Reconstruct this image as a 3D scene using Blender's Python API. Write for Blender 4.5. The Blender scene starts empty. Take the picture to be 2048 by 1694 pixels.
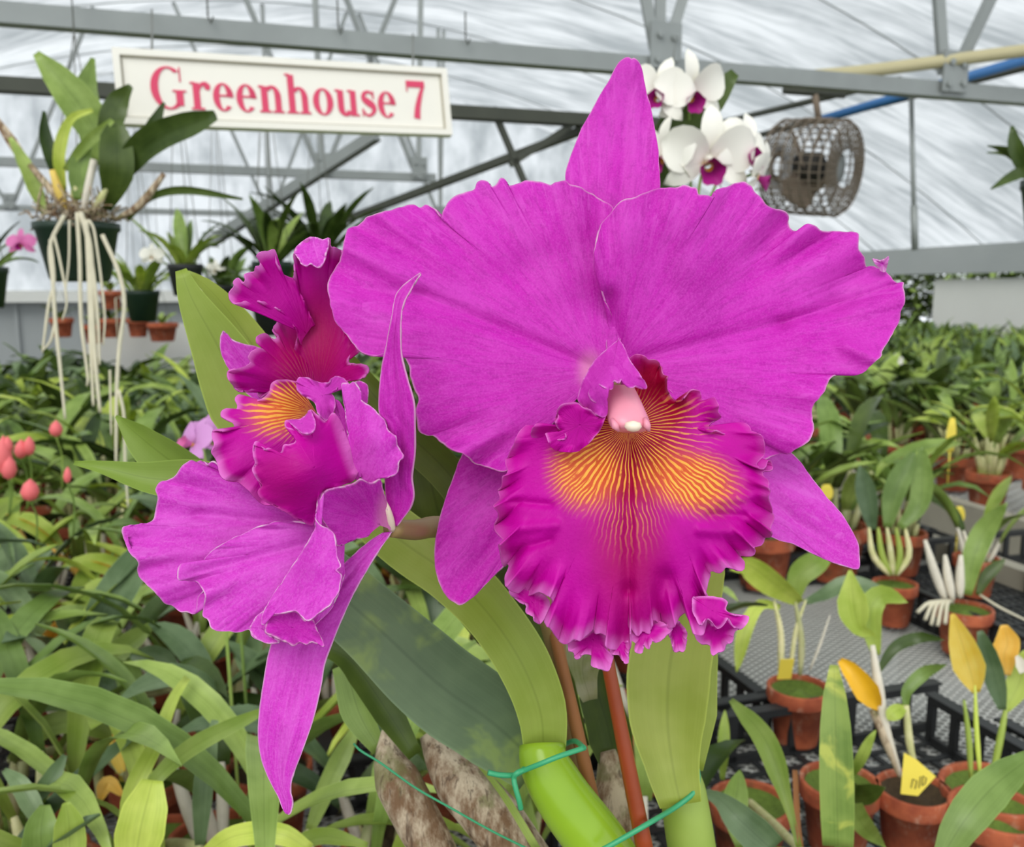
import bpy, math, random
import numpy as np
from mathutils import Vector, Matrix

rng = np.random.default_rng(7)
random.seed(11)
SC = bpy.context.scene
COL = SC.collection

# ------------------------------------------------------------------ camera
FPX = 1800.0
CAM = np.array([0.0, 0.0, 1.45])
PITCH = math.radians(8.4)
FW = np.array([0, math.cos(PITCH), -math.sin(PITCH)])
RT = np.array([1.0, 0, 0])
UP = np.array([0, math.sin(PITCH), math.cos(PITCH)])
cd = bpy.data.cameras.new('camera')
cam = bpy.data.objects.new('camera', cd)
COL.objects.link(cam)
cam.location = CAM
cam.rotation_euler = (math.pi / 2 - PITCH, 0, 0)
cd.sensor_width = 36
cd.lens = FPX / 2048 * 36
cd.clip_start = 0.02
cd.dof.use_dof = True
cd.dof.focus_distance = 0.285
cd.dof.aperture_fstop = 21.0
SC.camera = cam

# ------------------------------------------------------------------ world, sun, exposure
W = bpy.data.worlds.new('overcast sky')
SC.world = W
W.use_nodes = True
bg = W.node_tree.nodes['Background']
bg.inputs['Color'].default_value = (0.90, 0.95, 1.0, 1)
bg.inputs['Strength'].default_value = 1.25
sl = bpy.data.lights.new('hazy_sun', 'SUN')
sl.energy = 3.4
sl.angle = math.radians(35)
sl.color = (1.0, 0.97, 0.91)
so = bpy.data.objects.new('hazy_sun', sl)
COL.objects.link(so)
so.rotation_euler = (math.radians(46), 0, math.radians(-22))
SC.view_settings.view_transform = 'Standard'
SC.view_settings.look = 'None'
SC.view_settings.gamma = 1
SC.view_settings.use_curve_mapping = False
SC.view_settings.exposure = 0.35


# ------------------------------------------------------------------ placing helpers
def P(px, py, d):
    """world point seen at photo pixel (px, py) at distance d along the view axis (arrays allowed)"""
    px, py, d = np.broadcast_arrays(np.asarray(px, float), np.asarray(py, float), np.asarray(d, float))
    a = ((px - 1024) / FPX)[..., None]
    b = ((py - 847) / FPX)[..., None]
    return CAM + d[..., None] * (FW + a * RT - b * UP)


BX = np.array([math.cos(math.radians(17.5)), math.sin(math.radians(17.5)), 0])   # across the house
AX = np.array([-BX[1], BX[0], 0])                                                # along the house


def H(s, a, z):
    return s * BX + a * AX + np.array([0, 0, z])


def ray(px, py):
    return FW + (px - 1024) / FPX * RT - (py - 847) / FPX * UP


def GZ(px, py, z):
    r = ray(px, py)
    return CAM + r * ((z - CAM[2]) / r[2])


def GA(px, py, a):
    r = ray(px, py)
    return CAM + r * ((a - CAM @ AX) / (r @ AX))


def depth_of(p):
    return float((np.asarray(p) - CAM) @ FW)


def in_view(p, m=0.0):
    v = np.asarray(p) - CAM
    d = v @ FW
    if d < 0.05:
        return False
    x = 1024 + v @ RT / d * FPX
    y = 847 - v @ UP / d * FPX
    return -m < x < 2048 + m and -m < y < 1694 + m


# ------------------------------------------------------------------ object helpers
def tag(o, label=None, cat=None, group=None, kind=None):
    if label: o['label'] = label
    if cat: o['category'] = cat
    if group: o['group'] = group
    if kind: o['kind'] = kind
    return o


def empty(name, loc, label=None, cat=None, group=None):
    o = bpy.data.objects.new(name, None)
    o.empty_display_size = 0.02
    o.location = loc
    COL.objects.link(o)
    return tag(o, label, cat, group)


def link(name, me, parent=None):
    """link a mesh whose vertices are in world space; keep them there under a translated parent"""
    o = bpy.data.objects.new(name, me)
    COL.objects.link(o)
    if parent is not None:
        o.parent = parent
        p = parent
        off = Vector((0, 0, 0))
        while p is not None:
            off += p.location
            p = p.parent
        o.location = -off
    return o


class MB:
    def __init__(self):
        self.v, self.f, self.m, self.n, self.uv = [], [], [], 0, {}

    def add(self, V, F, mi=0):
        self.v.append(np.asarray(V, float).reshape(-1, 3))
        for f in F:
            self.f.append([i + self.n for i in f])
            self.m.append(mi)
        self.n += len(self.v[-1])
        return self

    def mesh(self, name, mats, smooth=True):
        me = bpy.data.meshes.new(name)
        me.from_pydata(np.concatenate(self.v).tolist(), [], self.f)
        for m in (mats if isinstance(mats, (list, tuple)) else [mats]):
            me.materials.append(m)
        if self.uv:
            uv = np.zeros((self.n, 2), np.float32)
            for i0, q in self.uv.items(): uv[i0:i0 + len(q)] = q
            lay = me.uv_layers.new(name='UVMap')
            idx = np.empty(len(me.loops), dtype=np.int64)
            me.loops.foreach_get('vertex_index', idx)
            lay.data.foreach_set('uv', uv[idx].ravel())
        me.polygons.foreach_set('material_index', self.m)
        me.polygons.foreach_set('use_smooth', [smooth] * len(self.f))
        me.update()
        return me

    def obj(self, name, mats, parent=None, smooth=True):
        return link(name, self.mesh(name, mats, smooth), parent)

    # primitives
    def box(self, c, ex, ey, ez, mi=0):
        c, ex, ey, ez = [np.asarray(q, float) for q in (c, ex, ey, ez)]
        V = [c + sx * ex + sy * ey + sz * ez for sz in (-1, 1) for sy in (-1, 1) for sx in (-1, 1)]
        F = [(0, 2, 3, 1), (4, 5, 7, 6), (0, 1, 5, 4), (2, 6, 7, 3), (0, 4, 6, 2), (1, 3, 7, 5)]
        return self.add(V, F, mi)

    def bar(self, p, q, w, h, mi=0):
        p, q = np.asarray(p, float), np.asarray(q, float)
        t = q - p
        L = np.linalg.norm(t)
        t = t / L
        u = np.array([0, 0, 1.0])
        if abs(t @ u) > 0.95: u = np.array([0, 1.0, 0])
        s = np.cross(t, u); s /= np.linalg.norm(s)
        n = np.cross(s, t)
        return self.box((p + q) / 2, t * L / 2, s * w / 2, n * h / 2, mi)

    def tube(self, pts, rad, k=8, mi=0, caps=True):
        pts = np.asarray(pts, float)
        n = len(pts)
        rad = np.broadcast_to(np.asarray(rad, float), (n,))
        T = np.gradient(pts, axis=0)
        T /= np.linalg.norm(T, axis=1)[:, None] + 1e-12
        u = np.array([0.13, 0.2, 0.97])
        if abs(T[0] @ u) > 0.9: u = np.array([0.97, 0.1, 0.1])
        V = []
        for i in range(n):
            s = np.cross(T[i], u); s /= np.linalg.norm(s)
            w = np.cross(s, T[i]); u = w if abs(w @ T[min(i + 1, n - 1)]) < 0.9 else u
            for j in range(k):
                a = 2 * math.pi * j / k
                V.append(pts[i] + rad[i] * (math.cos(a) * s + math.sin(a) * w))
        F = [(i * k + j, i * k + (j + 1) % k, (i + 1) * k + (j + 1) % k, (i + 1) * k + j) for i in range(n - 1) for j in range(k)]
        if caps:
            F += [tuple(range(k))[::-1], tuple((n - 1) * k + j for j in range(k))]
        return self.add(V, F, mi)

    def lathe(self, c, prof, k=24, mi=0, axis=None):
        c = np.asarray(c, float)
        ez = np.array([0, 0, 1.0]) if axis is None else np.asarray(axis, float) / np.linalg.norm(axis)
        ex = np.array([1.0, 0, 0]) if abs(ez[0]) < 0.9 else np.array([0, 1.0, 0])
        ex = ex - (ex @ ez) * ez; ex /= np.linalg.norm(ex)
        ey = np.cross(ez, ex)
        V, n = [], len(prof)
        for r, z in prof:
            for j in range(k):
                a = 2 * math.pi * j / k
                V.append(c + r * (math.cos(a) * ex + math.sin(a) * ey) + z * ez)
        F = [(i * k + j, i * k + (j + 1) % k, (i + 1) * k + (j + 1) % k, (i + 1) * k + j) for i in range(n - 1) for j in range(k)]
        return self.add(V, F, mi)

    def blade(self, path, hw, face, fold=0.25, thick=0.0012, roll=0.0, mi=0):
        """a leaf or petal with real thickness: lens-shaped cross-section swept along path"""
        path = np.asarray(path, float)
        n = len(path)
        hw = np.broadcast_to(np.asarray(hw, float), (n,))
        roll = np.broadcast_to(np.asarray(roll, float), (n,))
        T = np.gradient(path, axis=0)
        T /= np.linalg.norm(T, axis=1)[:, None] + 1e-12
        us = [-1, -0.55, 0, 0.55, 1, 1, 0.55, 0, -0.55, -1]
        V = []
        for i in range(n):
            f = np.asarray(face if np.ndim(face) == 1 else face[i], float)
            s = np.cross(T[i], f); s /= np.linalg.norm(s) + 1e-12
            m = np.cross(s, T[i])
            c, sn = math.cos(roll[i]), math.sin(roll[i])
            s, m = c * s + sn * m, -sn * s + c * m
            for j, u in enumerate(us):
                z = fold * abs(u) ** 1.4 * hw[i] - (thick * (1 - u * u) if j > 4 else 0)
                V.append(path[i] + s * u * hw[i] * math.cos(min(fold, 1) * 0.6) + m * z)
        k = 10
        F = [(i * k + j, i * k + (j + 1) % k, (i + 1) * k + (j + 1) % k, (i + 1) * k + j) for i in range(n - 1) for j in (0, 1, 2, 3, 5, 6, 7, 8)]
        F += [tuple(range(k))[::-1], tuple((n - 1) * k + j for j in range(k))]
        self.uv[self.n] = np.array([(u * .5 + .5, i / (n - 1)) for i in range(n) for u in us])
        return self.add(V, F, mi)


def spline(pts, n):
    """Catmull-Rom through rows of pts, n samples spaced evenly in arc length of the first 3 columns"""
    p = np.asarray(pts, float)
    if len(p) == 2:
        t = np.linspace(0, 1, n)[:, None]
        return p[0] * (1 - t) + p[1] * t
    e = np.vstack([2 * p[0] - p[1], p, 2 * p[-1] - p[-2]])
    out = []
    t = np.linspace(0, 1, 12, endpoint=False)[:, None]
    for i in range(1, len(e) - 2):
        a, b, c, d = e[i - 1], e[i], e[i + 1], e[i + 2]
        out.append(0.5 * ((2 * b) + (c - a) * t + (2 * a - 5 * b + 4 * c - d) * t ** 2 + (3 * b - a - 3 * c + d) * t ** 3))
    out.append(p[-1:])
    q = np.vstack(out)
    L = np.concatenate([[0], np.cumsum(np.linalg.norm(np.diff(q[:, :2], axis=0), axis=1) + 1e-9)])
    tt = np.linspace(0, L[-1], n)
    return np.stack([np.interp(tt, L, q[:, j]) for j in range(q.shape[1])], 1)


def arch_path(base, az, L, e0, e1, n=9):
    """a leaf midrib leaving at elevation e0 and ending at elevation e1"""
    pts = [np.asarray(base, float)]
    for i in range(n - 1):
        e = e0 + (e1 - e0) * (i / (n - 2)) ** 1.2
        pts.append(pts[-1] + L / (n - 1) * np.array([math.cos(az) * math.cos(e), math.sin(az) * math.cos(e), math.sin(e)]))
    return np.array(pts)


def leaf_w(n, w, sharp=0.8, base=0.35):
    t = np.linspace(0, 1, n)
    prof = (base + (1 - base) * np.sin(np.clip(t / 0.55, 0, 1) * math.pi / 2)) * np.where(t > 0.55, np.cos(np.clip((t - 0.55) / 0.45, 0, 1) * math.pi / 2) ** sharp, 1)
    return np.maximum(prof, 0.03) * w / 2



# ------------------------------------------------------------------ materials
def srgb(r, g, b):
    f = lambda c: (c / 255) / 12.92 if c <= 10 else ((c / 255 + 0.055) / 1.055) ** 2.4
    return (f(r), f(g), f(b), 1)


class NT:
    def __init__(self, name):
        self.mat = bpy.data.materials.new(name)
        self.mat.use_nodes = True
        self.t = self.mat.node_tree
        self.b = self.t.nodes['Principled BSDF']
        self.out = self.t.nodes['Material Output']

    def n(self, typ, **kw):
        nd = self.t.nodes.new(typ)
        for k, v in kw.items(): setattr(nd, k, v)
        return nd

    def l(self, a, b): self.t.links.new(a, b)

    def put(self, sock, v):
        if hasattr(v, 'is_output'): self.l(v, sock)
        else: sock.default_value = v

    def mix(self, fac, a, b, mode='MIX'):
        m = self.n('ShaderNodeMix', data_type='RGBA', blend_type=mode)
        self.put(m.inputs[0], fac); self.put(m.inputs[6], a); self.put(m.inputs[7], b)
        return m.outputs[2]

    def math(self, op, a, b=0.5, clamp=False):
        m = self.n('ShaderNodeMath', operation=op, use_clamp=clamp)
        self.put(m.inputs[0], a); self.put(m.inputs[1], b)
        return m.outputs[0]

    def noise(self, scale, detail=3, rough=0.55, vec=None, dist=0.0):
        m = self.n('ShaderNodeTexNoise')
        m.inputs['Scale'].default_value = scale
        m.inputs['Detail'].default_value = detail
        m.inputs['Roughness'].default_value = rough
        m.inputs['Distortion'].default_value = dist
        if vec is not None: self.l(vec, m.inputs['Vector'])
        return m.outputs['Fac']

    def ramp(self, fac, lo, hi):
        m = self.n('ShaderNodeMapRange', interpolation_type='SMOOTHSTEP')
        self.put(m.inputs[0], fac)
        m.inputs[1].default_value, m.inputs[2].default_value = lo, hi
        return m.outputs[0]

    def coord(self, which='Object', scale=(1, 1, 1), rot=(0, 0, 0)):
        c = self.n('ShaderNodeTexCoord')
        m = self.n('ShaderNodeMapping')
        m.inputs['Scale'].default_value = scale
        m.inputs['Rotation'].default_value = rot
        self.l(c.outputs[which], m.inputs['Vector'])
        return m.outputs['Vector']

    def bump(self, h, strength=0.3, dist=0.01):
        m = self.n('ShaderNodeBump')
        m.inputs['Strength'].default_value = strength
        m.inputs['Distance'].default_value = dist
        self.l(h, m.inputs['Height'])
        self.l(m.outputs[0], self.b.inputs['Normal'])

    def translucent(self, col, fac):
        tr = self.n('ShaderNodeBsdfTranslucent')
        self.put(tr.inputs['Color'], col)
        ms = self.n('ShaderNodeMixShader')
        ms.inputs[0].default_value = fac
        self.l(self.b.outputs[0], ms.inputs[1]); self.l(tr.outputs[0], ms.inputs[2])
        self.l(ms.outputs[0], self.out.inputs['Surface'])


def simple(name, col, rough=0.6, metal=0.0, var=0.15, scale=20, bump=0.0, spec=0.5):
    M = NT(name)
    f = M.noise(scale, 4, vec=M.coord())
    c = M.mix(f, tuple(x * (1 - var) for x in col[:3]) + (1,), tuple(min(1, x * (1 + var)) for x in col[:3]) + (1,))
    M.l(c, M.b.inputs['Base Color'])
    M.b.inputs['Roughness'].default_value = rough
    M.b.inputs['Metallic'].default_value = metal
    M.b.inputs['Specular IOR Level'].default_value = spec
    if bump: M.bump(f, bump, 0.002)
    return M.mat


def leaf_mat(name, c1, c2, mottle=0.0, mcol=(0.4, 0.45, 0.1, 1), rough=0.38, trans=0.18, scale=30, rnd=0.35, stripe=0.16):
    M = NT(name)
    v = M.coord()
    f = M.ramp(M.noise(scale, 3, vec=v), 0.3, 0.7)
    c = M.mix(f, c1, c2)
    if mottle:
        c = M.mix(M.math('MULTIPLY', M.ramp(M.noise(scale * 1.3, 3, vec=v, dist=0.4), 0.5, 0.66), mottle), c, mcol)
    st = M.ramp(M.noise(1.0, 3, .6, vec=M.coord('UV', (26, 0.8, 1))), .35, .65)
    c = M.mix(M.math('MULTIPLY', st, stripe), c, tuple(min(1, x * 1.5 + .02) for x in c2[:3]) + (1,))
    tcm = M.n('ShaderNodeTexCoord'); sxm = M.n('ShaderNodeSeparateXYZ'); M.l(tcm.outputs['UV'], sxm.inputs[0])
    mid = M.math('ABSOLUTE', M.math('SUBTRACT', sxm.outputs[0], .5))
    c = M.mix(M.math('MULTIPLY', M.math('SUBTRACT', 1.0, M.ramp(mid, .008, .035)), .28), c, tuple(x * .55 for x in c1[:3]) + (1,))
    c = M.mix(M.math('MULTIPLY', M.ramp(mid, .465, .498), .35), c, tuple(min(1, x * 1.7 + .03) for x in c2[:3]) + (1,))
    oi = M.n('ShaderNodeObjectInfo')
    hs = M.n('ShaderNodeHueSaturation')
    M.l(c, hs.inputs['Color'])
    M.l(M.math('ADD', M.math('MULTIPLY', oi.outputs['Random'], rnd * 2), 1 - rnd), hs.inputs['Value'])
    M.l(M.math('ADD', M.math('MULTIPLY', oi.outputs['Random'], -0.03), 0.515), hs.inputs['Hue'])
    c = hs.outputs[0]
    M.l(c, M.b.inputs['Base Color'])
    M.b.inputs['Roughness'].default_value = rough
    M.b.inputs['Specular IOR Level'].default_value = 0.4
    M.bump(M.noise(140, 2, vec=v), 0.08, 0.001)
    M.translucent(c, trans)
    return M.mat


def petal_mat(name, c_main, c_light, c_vein, c_edge, c_base, trans=0.22, vs=190):
    """UV.x runs round the petal, UV.y from its base to its edge; the veins follow UV.y"""
    M = NT(name)
    uv = M.coord('UV', (vs, 9, 1))
    uv2 = M.coord('UV', (vs * 0.23, 2.0, 1))
    at = M.n('ShaderNodeAttribute', attribute_name='Mask')
    sp = M.n('ShaderNodeSeparateColor')
    M.l(at.outputs['Color'], sp.inputs[0])
    c = M.mix(M.math('MULTIPLY', M.ramp(M.noise(1.0, 3, vec=uv2), 0.3, 0.75), 0.45), c_main, c_light)
    v = M.ramp(M.noise(1.0, 3, 0.65, vec=uv, dist=0.9), 0.47, 0.66)
    c = M.mix(M.math('MULTIPLY', v, 0.34), c, c_vein)
    sy = M.n('ShaderNodeSeparateXYZ'); tcy = M.n('ShaderNodeTexCoord'); M.l(tcy.outputs['UV'], sy.inputs[0])
    lv = M.ramp(M.noise(1.0, 2, 0.6, vec=M.coord('UV', (vs * 1.1, 6, 1)), dist=1.2), 0.54, 0.66)
    c = M.mix(M.math('MULTIPLY', M.math('MULTIPLY', lv, M.ramp(sy.outputs[1], .45, .95)), 0.5), c, c_light)
    big = M.noise(22, 3, .55, vec=M.coord())
    c = M.mix(M.math('MULTIPLY', M.ramp(big, .5, .72), .34), c, c_vein)
    c = M.mix(M.math('MULTIPLY', M.ramp(big, .5, .28), .22), c, c_light)
    g = M.ramp(M.noise(1300, 3, 0.65, vec=M.coord()), 0.42, 0.66)
    c = M.mix(M.math('MULTIPLY', g, 0.34), c, c_light)
    g2 = M.ramp(M.noise(420, 3, 0.6, vec=M.coord()), 0.5, 0.72)
    c = M.mix(M.math('MULTIPLY', g2, 0.22), c, c_vein)
    c = M.mix(sp.outputs[1], c, c_base)
    c = M.mix(sp.outputs[2], c, c_edge)
    M.l(c, M.b.inputs['Base Color'])
    M.b.inputs['Roughness'].default_value = 0.5
    M.b.inputs['Specular IOR Level'].default_value = 0.22
    M.b.inputs['Sheen Weight'].default_value = 0.0
    h = M.math('ADD', M.noise(1.0, 3, vec=uv), M.math('MULTIPLY', M.noise(900, 2, vec=M.coord()), 0.35))
    M.bump(h, 0.22, 0.0009)
    M.translucent(c, trans)
    return M.mat


def lip_mat(name, c_main, c_light, c_red, c_edge):
    """mask: R = veined zone, G = red throat, B = pale frilled edge, A = yellow eyes. UV.x = angle, UV.y = radius"""
    M = NT(name)
    at = M.n('ShaderNodeAttribute', attribute_name='Mask')
    sp = M.n('ShaderNodeSeparateColor')
    M.l(at.outputs['Color'], sp.inputs[0])
    uv = M.coord('UV', (60, 2.2, 1))
    uvf = M.coord('UV', (95, 3.5, 1))
    c = M.mix(M.ramp(M.noise(1, 3, vec=M.coord('UV', (22, 2, 1))), 0.3, 0.7), c_main, c_light)
    c = M.mix(sp.outputs[1], c, c_red)
    c = M.mix(M.math('MULTIPLY', at.outputs['Alpha'], 0.66), c, srgb(232, 108, 22))
    # branching veins
    tc = M.n('ShaderNodeTexCoord')
    su = M.n('ShaderNodeSeparateXYZ')
    M.l(tc.outputs['UV'], su.inputs[0])
    wob = M.math('MULTIPLY', M.math('SUBTRACT', M.noise(1, 2, vec=M.coord('UV', (16, 5, 1))), 0.5), 0.020)
    ang = M.math('ADD', su.outputs[0], wob)
    s1 = M.math('SINE', M.math('MULTIPLY', ang, 2 * math.pi * 66))
    s2 = M.math('SINE', M.math('MULTIPLY', ang, 2 * math.pi * 132))
    far = M.ramp(su.outputs[1], 0.34, 0.62)
    mixs = M.n('ShaderNodeMix')
    M.l(far, mixs.inputs[0]); M.l(s1, mixs.inputs[2]); M.l(s2, mixs.inputs[3])
    line = M.ramp(M.math('ADD', mixs.outputs[0], M.math('MULTIPLY', at.outputs['Alpha'], .4)), 0.25, 0.85)
    brk = M.ramp(M.noise(1, 3, vec=M.coord('UV', (80, 14, 1))), 0.28, 0.5)
    lm = M.math('MULTIPLY', M.math('MULTIPLY', line, brk), sp.outputs[0])
    c = M.mix(lm, c, srgb(255, 186, 78))
    c = M.mix(sp.outputs[2], c, c_edge)
    M.l(c, M.b.inputs['Base Color'])
    M.b.inputs['Roughness'].default_value = 0.5
    M.b.inputs['Specular IOR Level'].default_value = 0.2
    h = M.math('ADD', M.noise(1.0, 3, vec=uvf), M.math('MULTIPLY', M.noise(900, 2, vec=M.coord()), 0.35))
    M.bump(h, 0.35, 0.0011)
    M.translucent(c, 0.16)
    return M.mat


MAT = {}
MAT['petal'] = petal_mat('magenta petal', srgb(210, 30, 186), srgb(228, 84, 210), srgb(166, 6, 148), srgb(236, 186, 216), srgb(236, 150, 196))
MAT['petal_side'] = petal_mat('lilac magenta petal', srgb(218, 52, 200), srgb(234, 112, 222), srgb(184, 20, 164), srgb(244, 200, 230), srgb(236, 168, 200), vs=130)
MAT['lip'] = lip_mat('deep magenta lip', srgb(192, 0, 150), srgb(206, 2, 164), srgb(164, 0, 56), srgb(236, 128, 214))
MAT['hood'] = petal_mat('magenta hood', srgb(208, 44, 184), srgb(222, 76, 200), srgb(190, 24, 168), srgb(238, 150, 222), srgb(236, 160, 190), vs=90)
MAT['column'] = simple('pink column', srgb(236, 150, 170), 0.32, 0, 0.08, 90)
MAT['anther'] = simple('cream anther cap', srgb(250, 228, 205), 0.4, 0, 0.05, 200)
MAT['leaf_lime'] = leaf_mat('lime green leaf', srgb(150, 172, 62), srgb(170, 188, 88), rough=0.42, trans=0.3, rnd=0.1, stripe=0.06)
MAT['leaf_dark'] = leaf_mat('grey green leaf', srgb(92, 114, 78), srgb(112, 134, 94), 0.7, srgb(150, 172, 88), rough=0.45, rnd=0.1, stripe=0.08)
MAT['leaf_olive'] = leaf_mat('olive green leaf', srgb(70, 88, 26), srgb(96, 114, 40), rough=0.4, rnd=0.1, stripe=0.06)
MAT['bulb'] = leaf_mat('glossy green pseudobulb', srgb(112, 146, 12), srgb(138, 170, 32), rough=0.25, trans=0.08, rnd=0.1, scale=22)
MAT['p_mid'] = leaf_mat('mid green orchid leaf', srgb(116, 142, 58), srgb(150, 174, 90), rough=0.36)
MAT['p_blue'] = leaf_mat('blue green orchid leaf', srgb(84, 108, 66), srgb(120, 142, 100), rough=0.34)
MAT['p_yel'] = leaf_mat('yellow green orchid leaf', srgb(158, 182, 64), srgb(188, 204, 100), rough=0.4, trans=0.3)
MAT['p_dark'] = leaf_mat('dark green orchid leaf', srgb(54, 74, 22), srgb(76, 96, 40), rough=0.34)
MAT['p_gold'] = leaf_mat('golden yellow leaf', srgb(240, 190, 60), srgb(250, 212, 110), rough=0.5, trans=0.3, rnd=0.08)
MAT['p_mot'] = leaf_mat('mottled leaf', srgb(110, 142, 62), srgb(146, 172, 84), 0.85, srgb(206, 214, 100), rough=0.42, rnd=0.05, scale=38)
MAT['p_bulb'] = leaf_mat('pale pseudobulb', srgb(150, 160, 84), srgb(190, 186, 138), 0.5, srgb(206, 200, 172), rough=0.5, trans=0.05, scale=60)
MAT['p_husk'] = simple('papery white husk', srgb(222, 214, 196), 0.7, 0, 0.2, 80)
M_ = NT('dry brown sheath')
_c = M_.mix(M_.ramp(M_.noise(70, 5, .7, vec=M_.coord('Object', (1, 1, .45))), .38, .62), srgb(122, 92, 64), srgb(206, 188, 160))
_c = M_.mix(M_.math('MULTIPLY', M_.ramp(M_.noise(38, 4, .6, vec=M_.coord()), .52, .62), .7), _c, srgb(118, 118, 70))
_c = M_.mix(M_.math('MULTIPLY', M_.ramp(M_.noise(300, 3, .6, vec=M_.coord('Object', (1, 1, .12))), .55, .68), .7), _c, srgb(74, 52, 36))
M_.l(_c, M_.b.inputs['Base Color']); M_.b.inputs['Roughness'].default_value = .85
M_.bump(M_.noise(240, 4, .7, vec=M_.coord('Object', (1, 1, .15))), .5, .002)
MAT['dry'] = M_.mat
MAT['root'] = simple('pale aerial root', srgb(214, 206, 180), 0.7, 0, 0.15, 60)
M_ = NT('terracotta')
_c = M_.mix(M_.ramp(M_.noise(40, 4, .6, vec=M_.coord()), .3, .7), srgb(150, 70, 44), srgb(188, 98, 62))
_c = M_.mix(M_.math('MULTIPLY', M_.ramp(M_.noise(55, 5, .7, vec=M_.coord('Object', (1, 1, .6))), .54, .72), .55), _c, srgb(206, 176, 150))
_c = M_.mix(M_.math('MULTIPLY', M_.ramp(M_.noise(26, 4, .6, vec=M_.coord()), .56, .7), .5), _c, srgb(86, 70, 42))
M_.l(_c, M_.b.inputs['Base Color']); M_.b.inputs['Roughness'].default_value = .85
M_.bump(M_.noise(160, 3, .6, vec=M_.coord()), .15, .001)
MAT['terra'] = M_.mat
MAT['moss'] = simple('green moss', srgb(96, 118, 44), 0.95, 0, 0.5, 220, 0.8)
MAT['bark'] = simple('dark bark mix', srgb(70, 56, 36), 0.95, 0, 0.6, 200, 0.9)
MAT['black'] = simple('black plastic', srgb(40, 41, 42), 0.5, 0, 0.25, 60)
MAT['green_pot'] = simple('dark green plastic', srgb(26, 48, 34), 0.45, 0, 0.2, 30)
MAT['galv'] = simple('galvanised steel', srgb(150, 154, 152), 0.55, 0.35, 0.18, 8)
MAT['dark_steel'] = simple('weathered dark steel', srgb(74, 76, 66), 0.6, 0.2, 0.25, 8)
MAT['wire'] = simple('wire', srgb(120, 120, 112), 0.5, 0.4, 0.1, 50)
MAT['mesh'] = simple('zinc bench mesh', srgb(214, 214, 208), 0.5, 0.1, 0.12, 30)
MAT['plank'] = simple('weathered bench rail', srgb(168, 162, 146), 0.8, 0, 0.2, 12, 0.2)
MAT['floor'] = simple('grey gravel floor', srgb(62, 62, 58), 0.95, 0, 0.4, 60, 0.5)
MAT['white'] = simple('white painted panel', srgb(226, 226, 220), 0.7, 0, 0.06, 3)
MAT['grey_panel'] = simple('grey vent panel', srgb(168, 172, 172), 0.7, 0, 0.06, 3)
MAT['sign'] = simple('cream sign board', srgb(243, 238, 226), 0.55, 0, 0.03, 4)
MAT['sign_edge'] = simple('grey sign groove', srgb(176, 170, 152), 0.6, 0, 0.06, 10)
MAT['red'] = simple('red lettering', srgb(222, 66, 104), 0.6, 0, 0.05, 10)
MAT['white_petal'] = simple('white orchid petal', srgb(244, 240, 228), 0.55, 0, 0.04, 60)
MAT['purple_lip'] = simple('purple orchid lip', srgb(160, 20, 120), 0.5, 0, 0.1, 60)
MAT['yellow_throat'] = simple('yellow throat', srgb(240, 180, 50), 0.5, 0, 0.1, 60)
MAT['pink_petal'] = simple('pink orchid petal', srgb(214, 110, 170), 0.55, 0, 0.12, 60)
MAT['lilac_petal'] = simple('lilac orchid petal', srgb(204, 140, 200), 0.55, 0, 0.1, 60)
MAT['coral'] = simple('coral pink bud', srgb(240, 112, 116), 0.5, 0, 0.12, 60)
MAT['tag_yellow'] = simple('yellow plastic tag', srgb(246, 222, 84), 0.5, 0, 0.05, 40)
MAT['tag_orange'] = simple('amber leaf', srgb(236, 180, 30), 0.5, 0, 0.12, 60)
MAT['ink'] = simple('faded ink', srgb(90, 84, 50), 0.7, 0, 0.1, 60)
MAT['tie'] = simple('green plastic wire', srgb(60, 164, 112), 0.4, 0, 0.08, 60)
MAT['stake_tan'] = simple('tan brown stake', srgb(150, 96, 50), 0.6, 0, 0.2, 60, 0.15)
MAT['stake_red'] = simple('reddish brown stake', srgb(150, 62, 20), 0.4, 0, 0.25, 50, 0.15)
MAT['pedicel'] = simple('olive brown flower stalk', srgb(150, 122, 76), 0.5, 0, 0.12, 60)
MAT['fan_grey'] = simple('dusty fan guard', srgb(126, 113, 98), 0.8, 0.1, 0.3, 30)
MAT['fan_dark'] = simple('dark fan motor', srgb(48, 44, 40), 0.7, 0, 0.3, 30)
MAT['fan_dust'] = simple('dusty brown fan blade', srgb(134, 118, 102), 0.9, 0, 0.35, 30)
MAT['tan_pipe'] = simple('tan plastic pipe', srgb(190, 180, 140), 0.5, 0, 0.1, 10)
MAT['blue'] = simple('blue plastic pipe', srgb(60, 116, 176), 0.5, 0, 0.1, 10)


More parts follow.
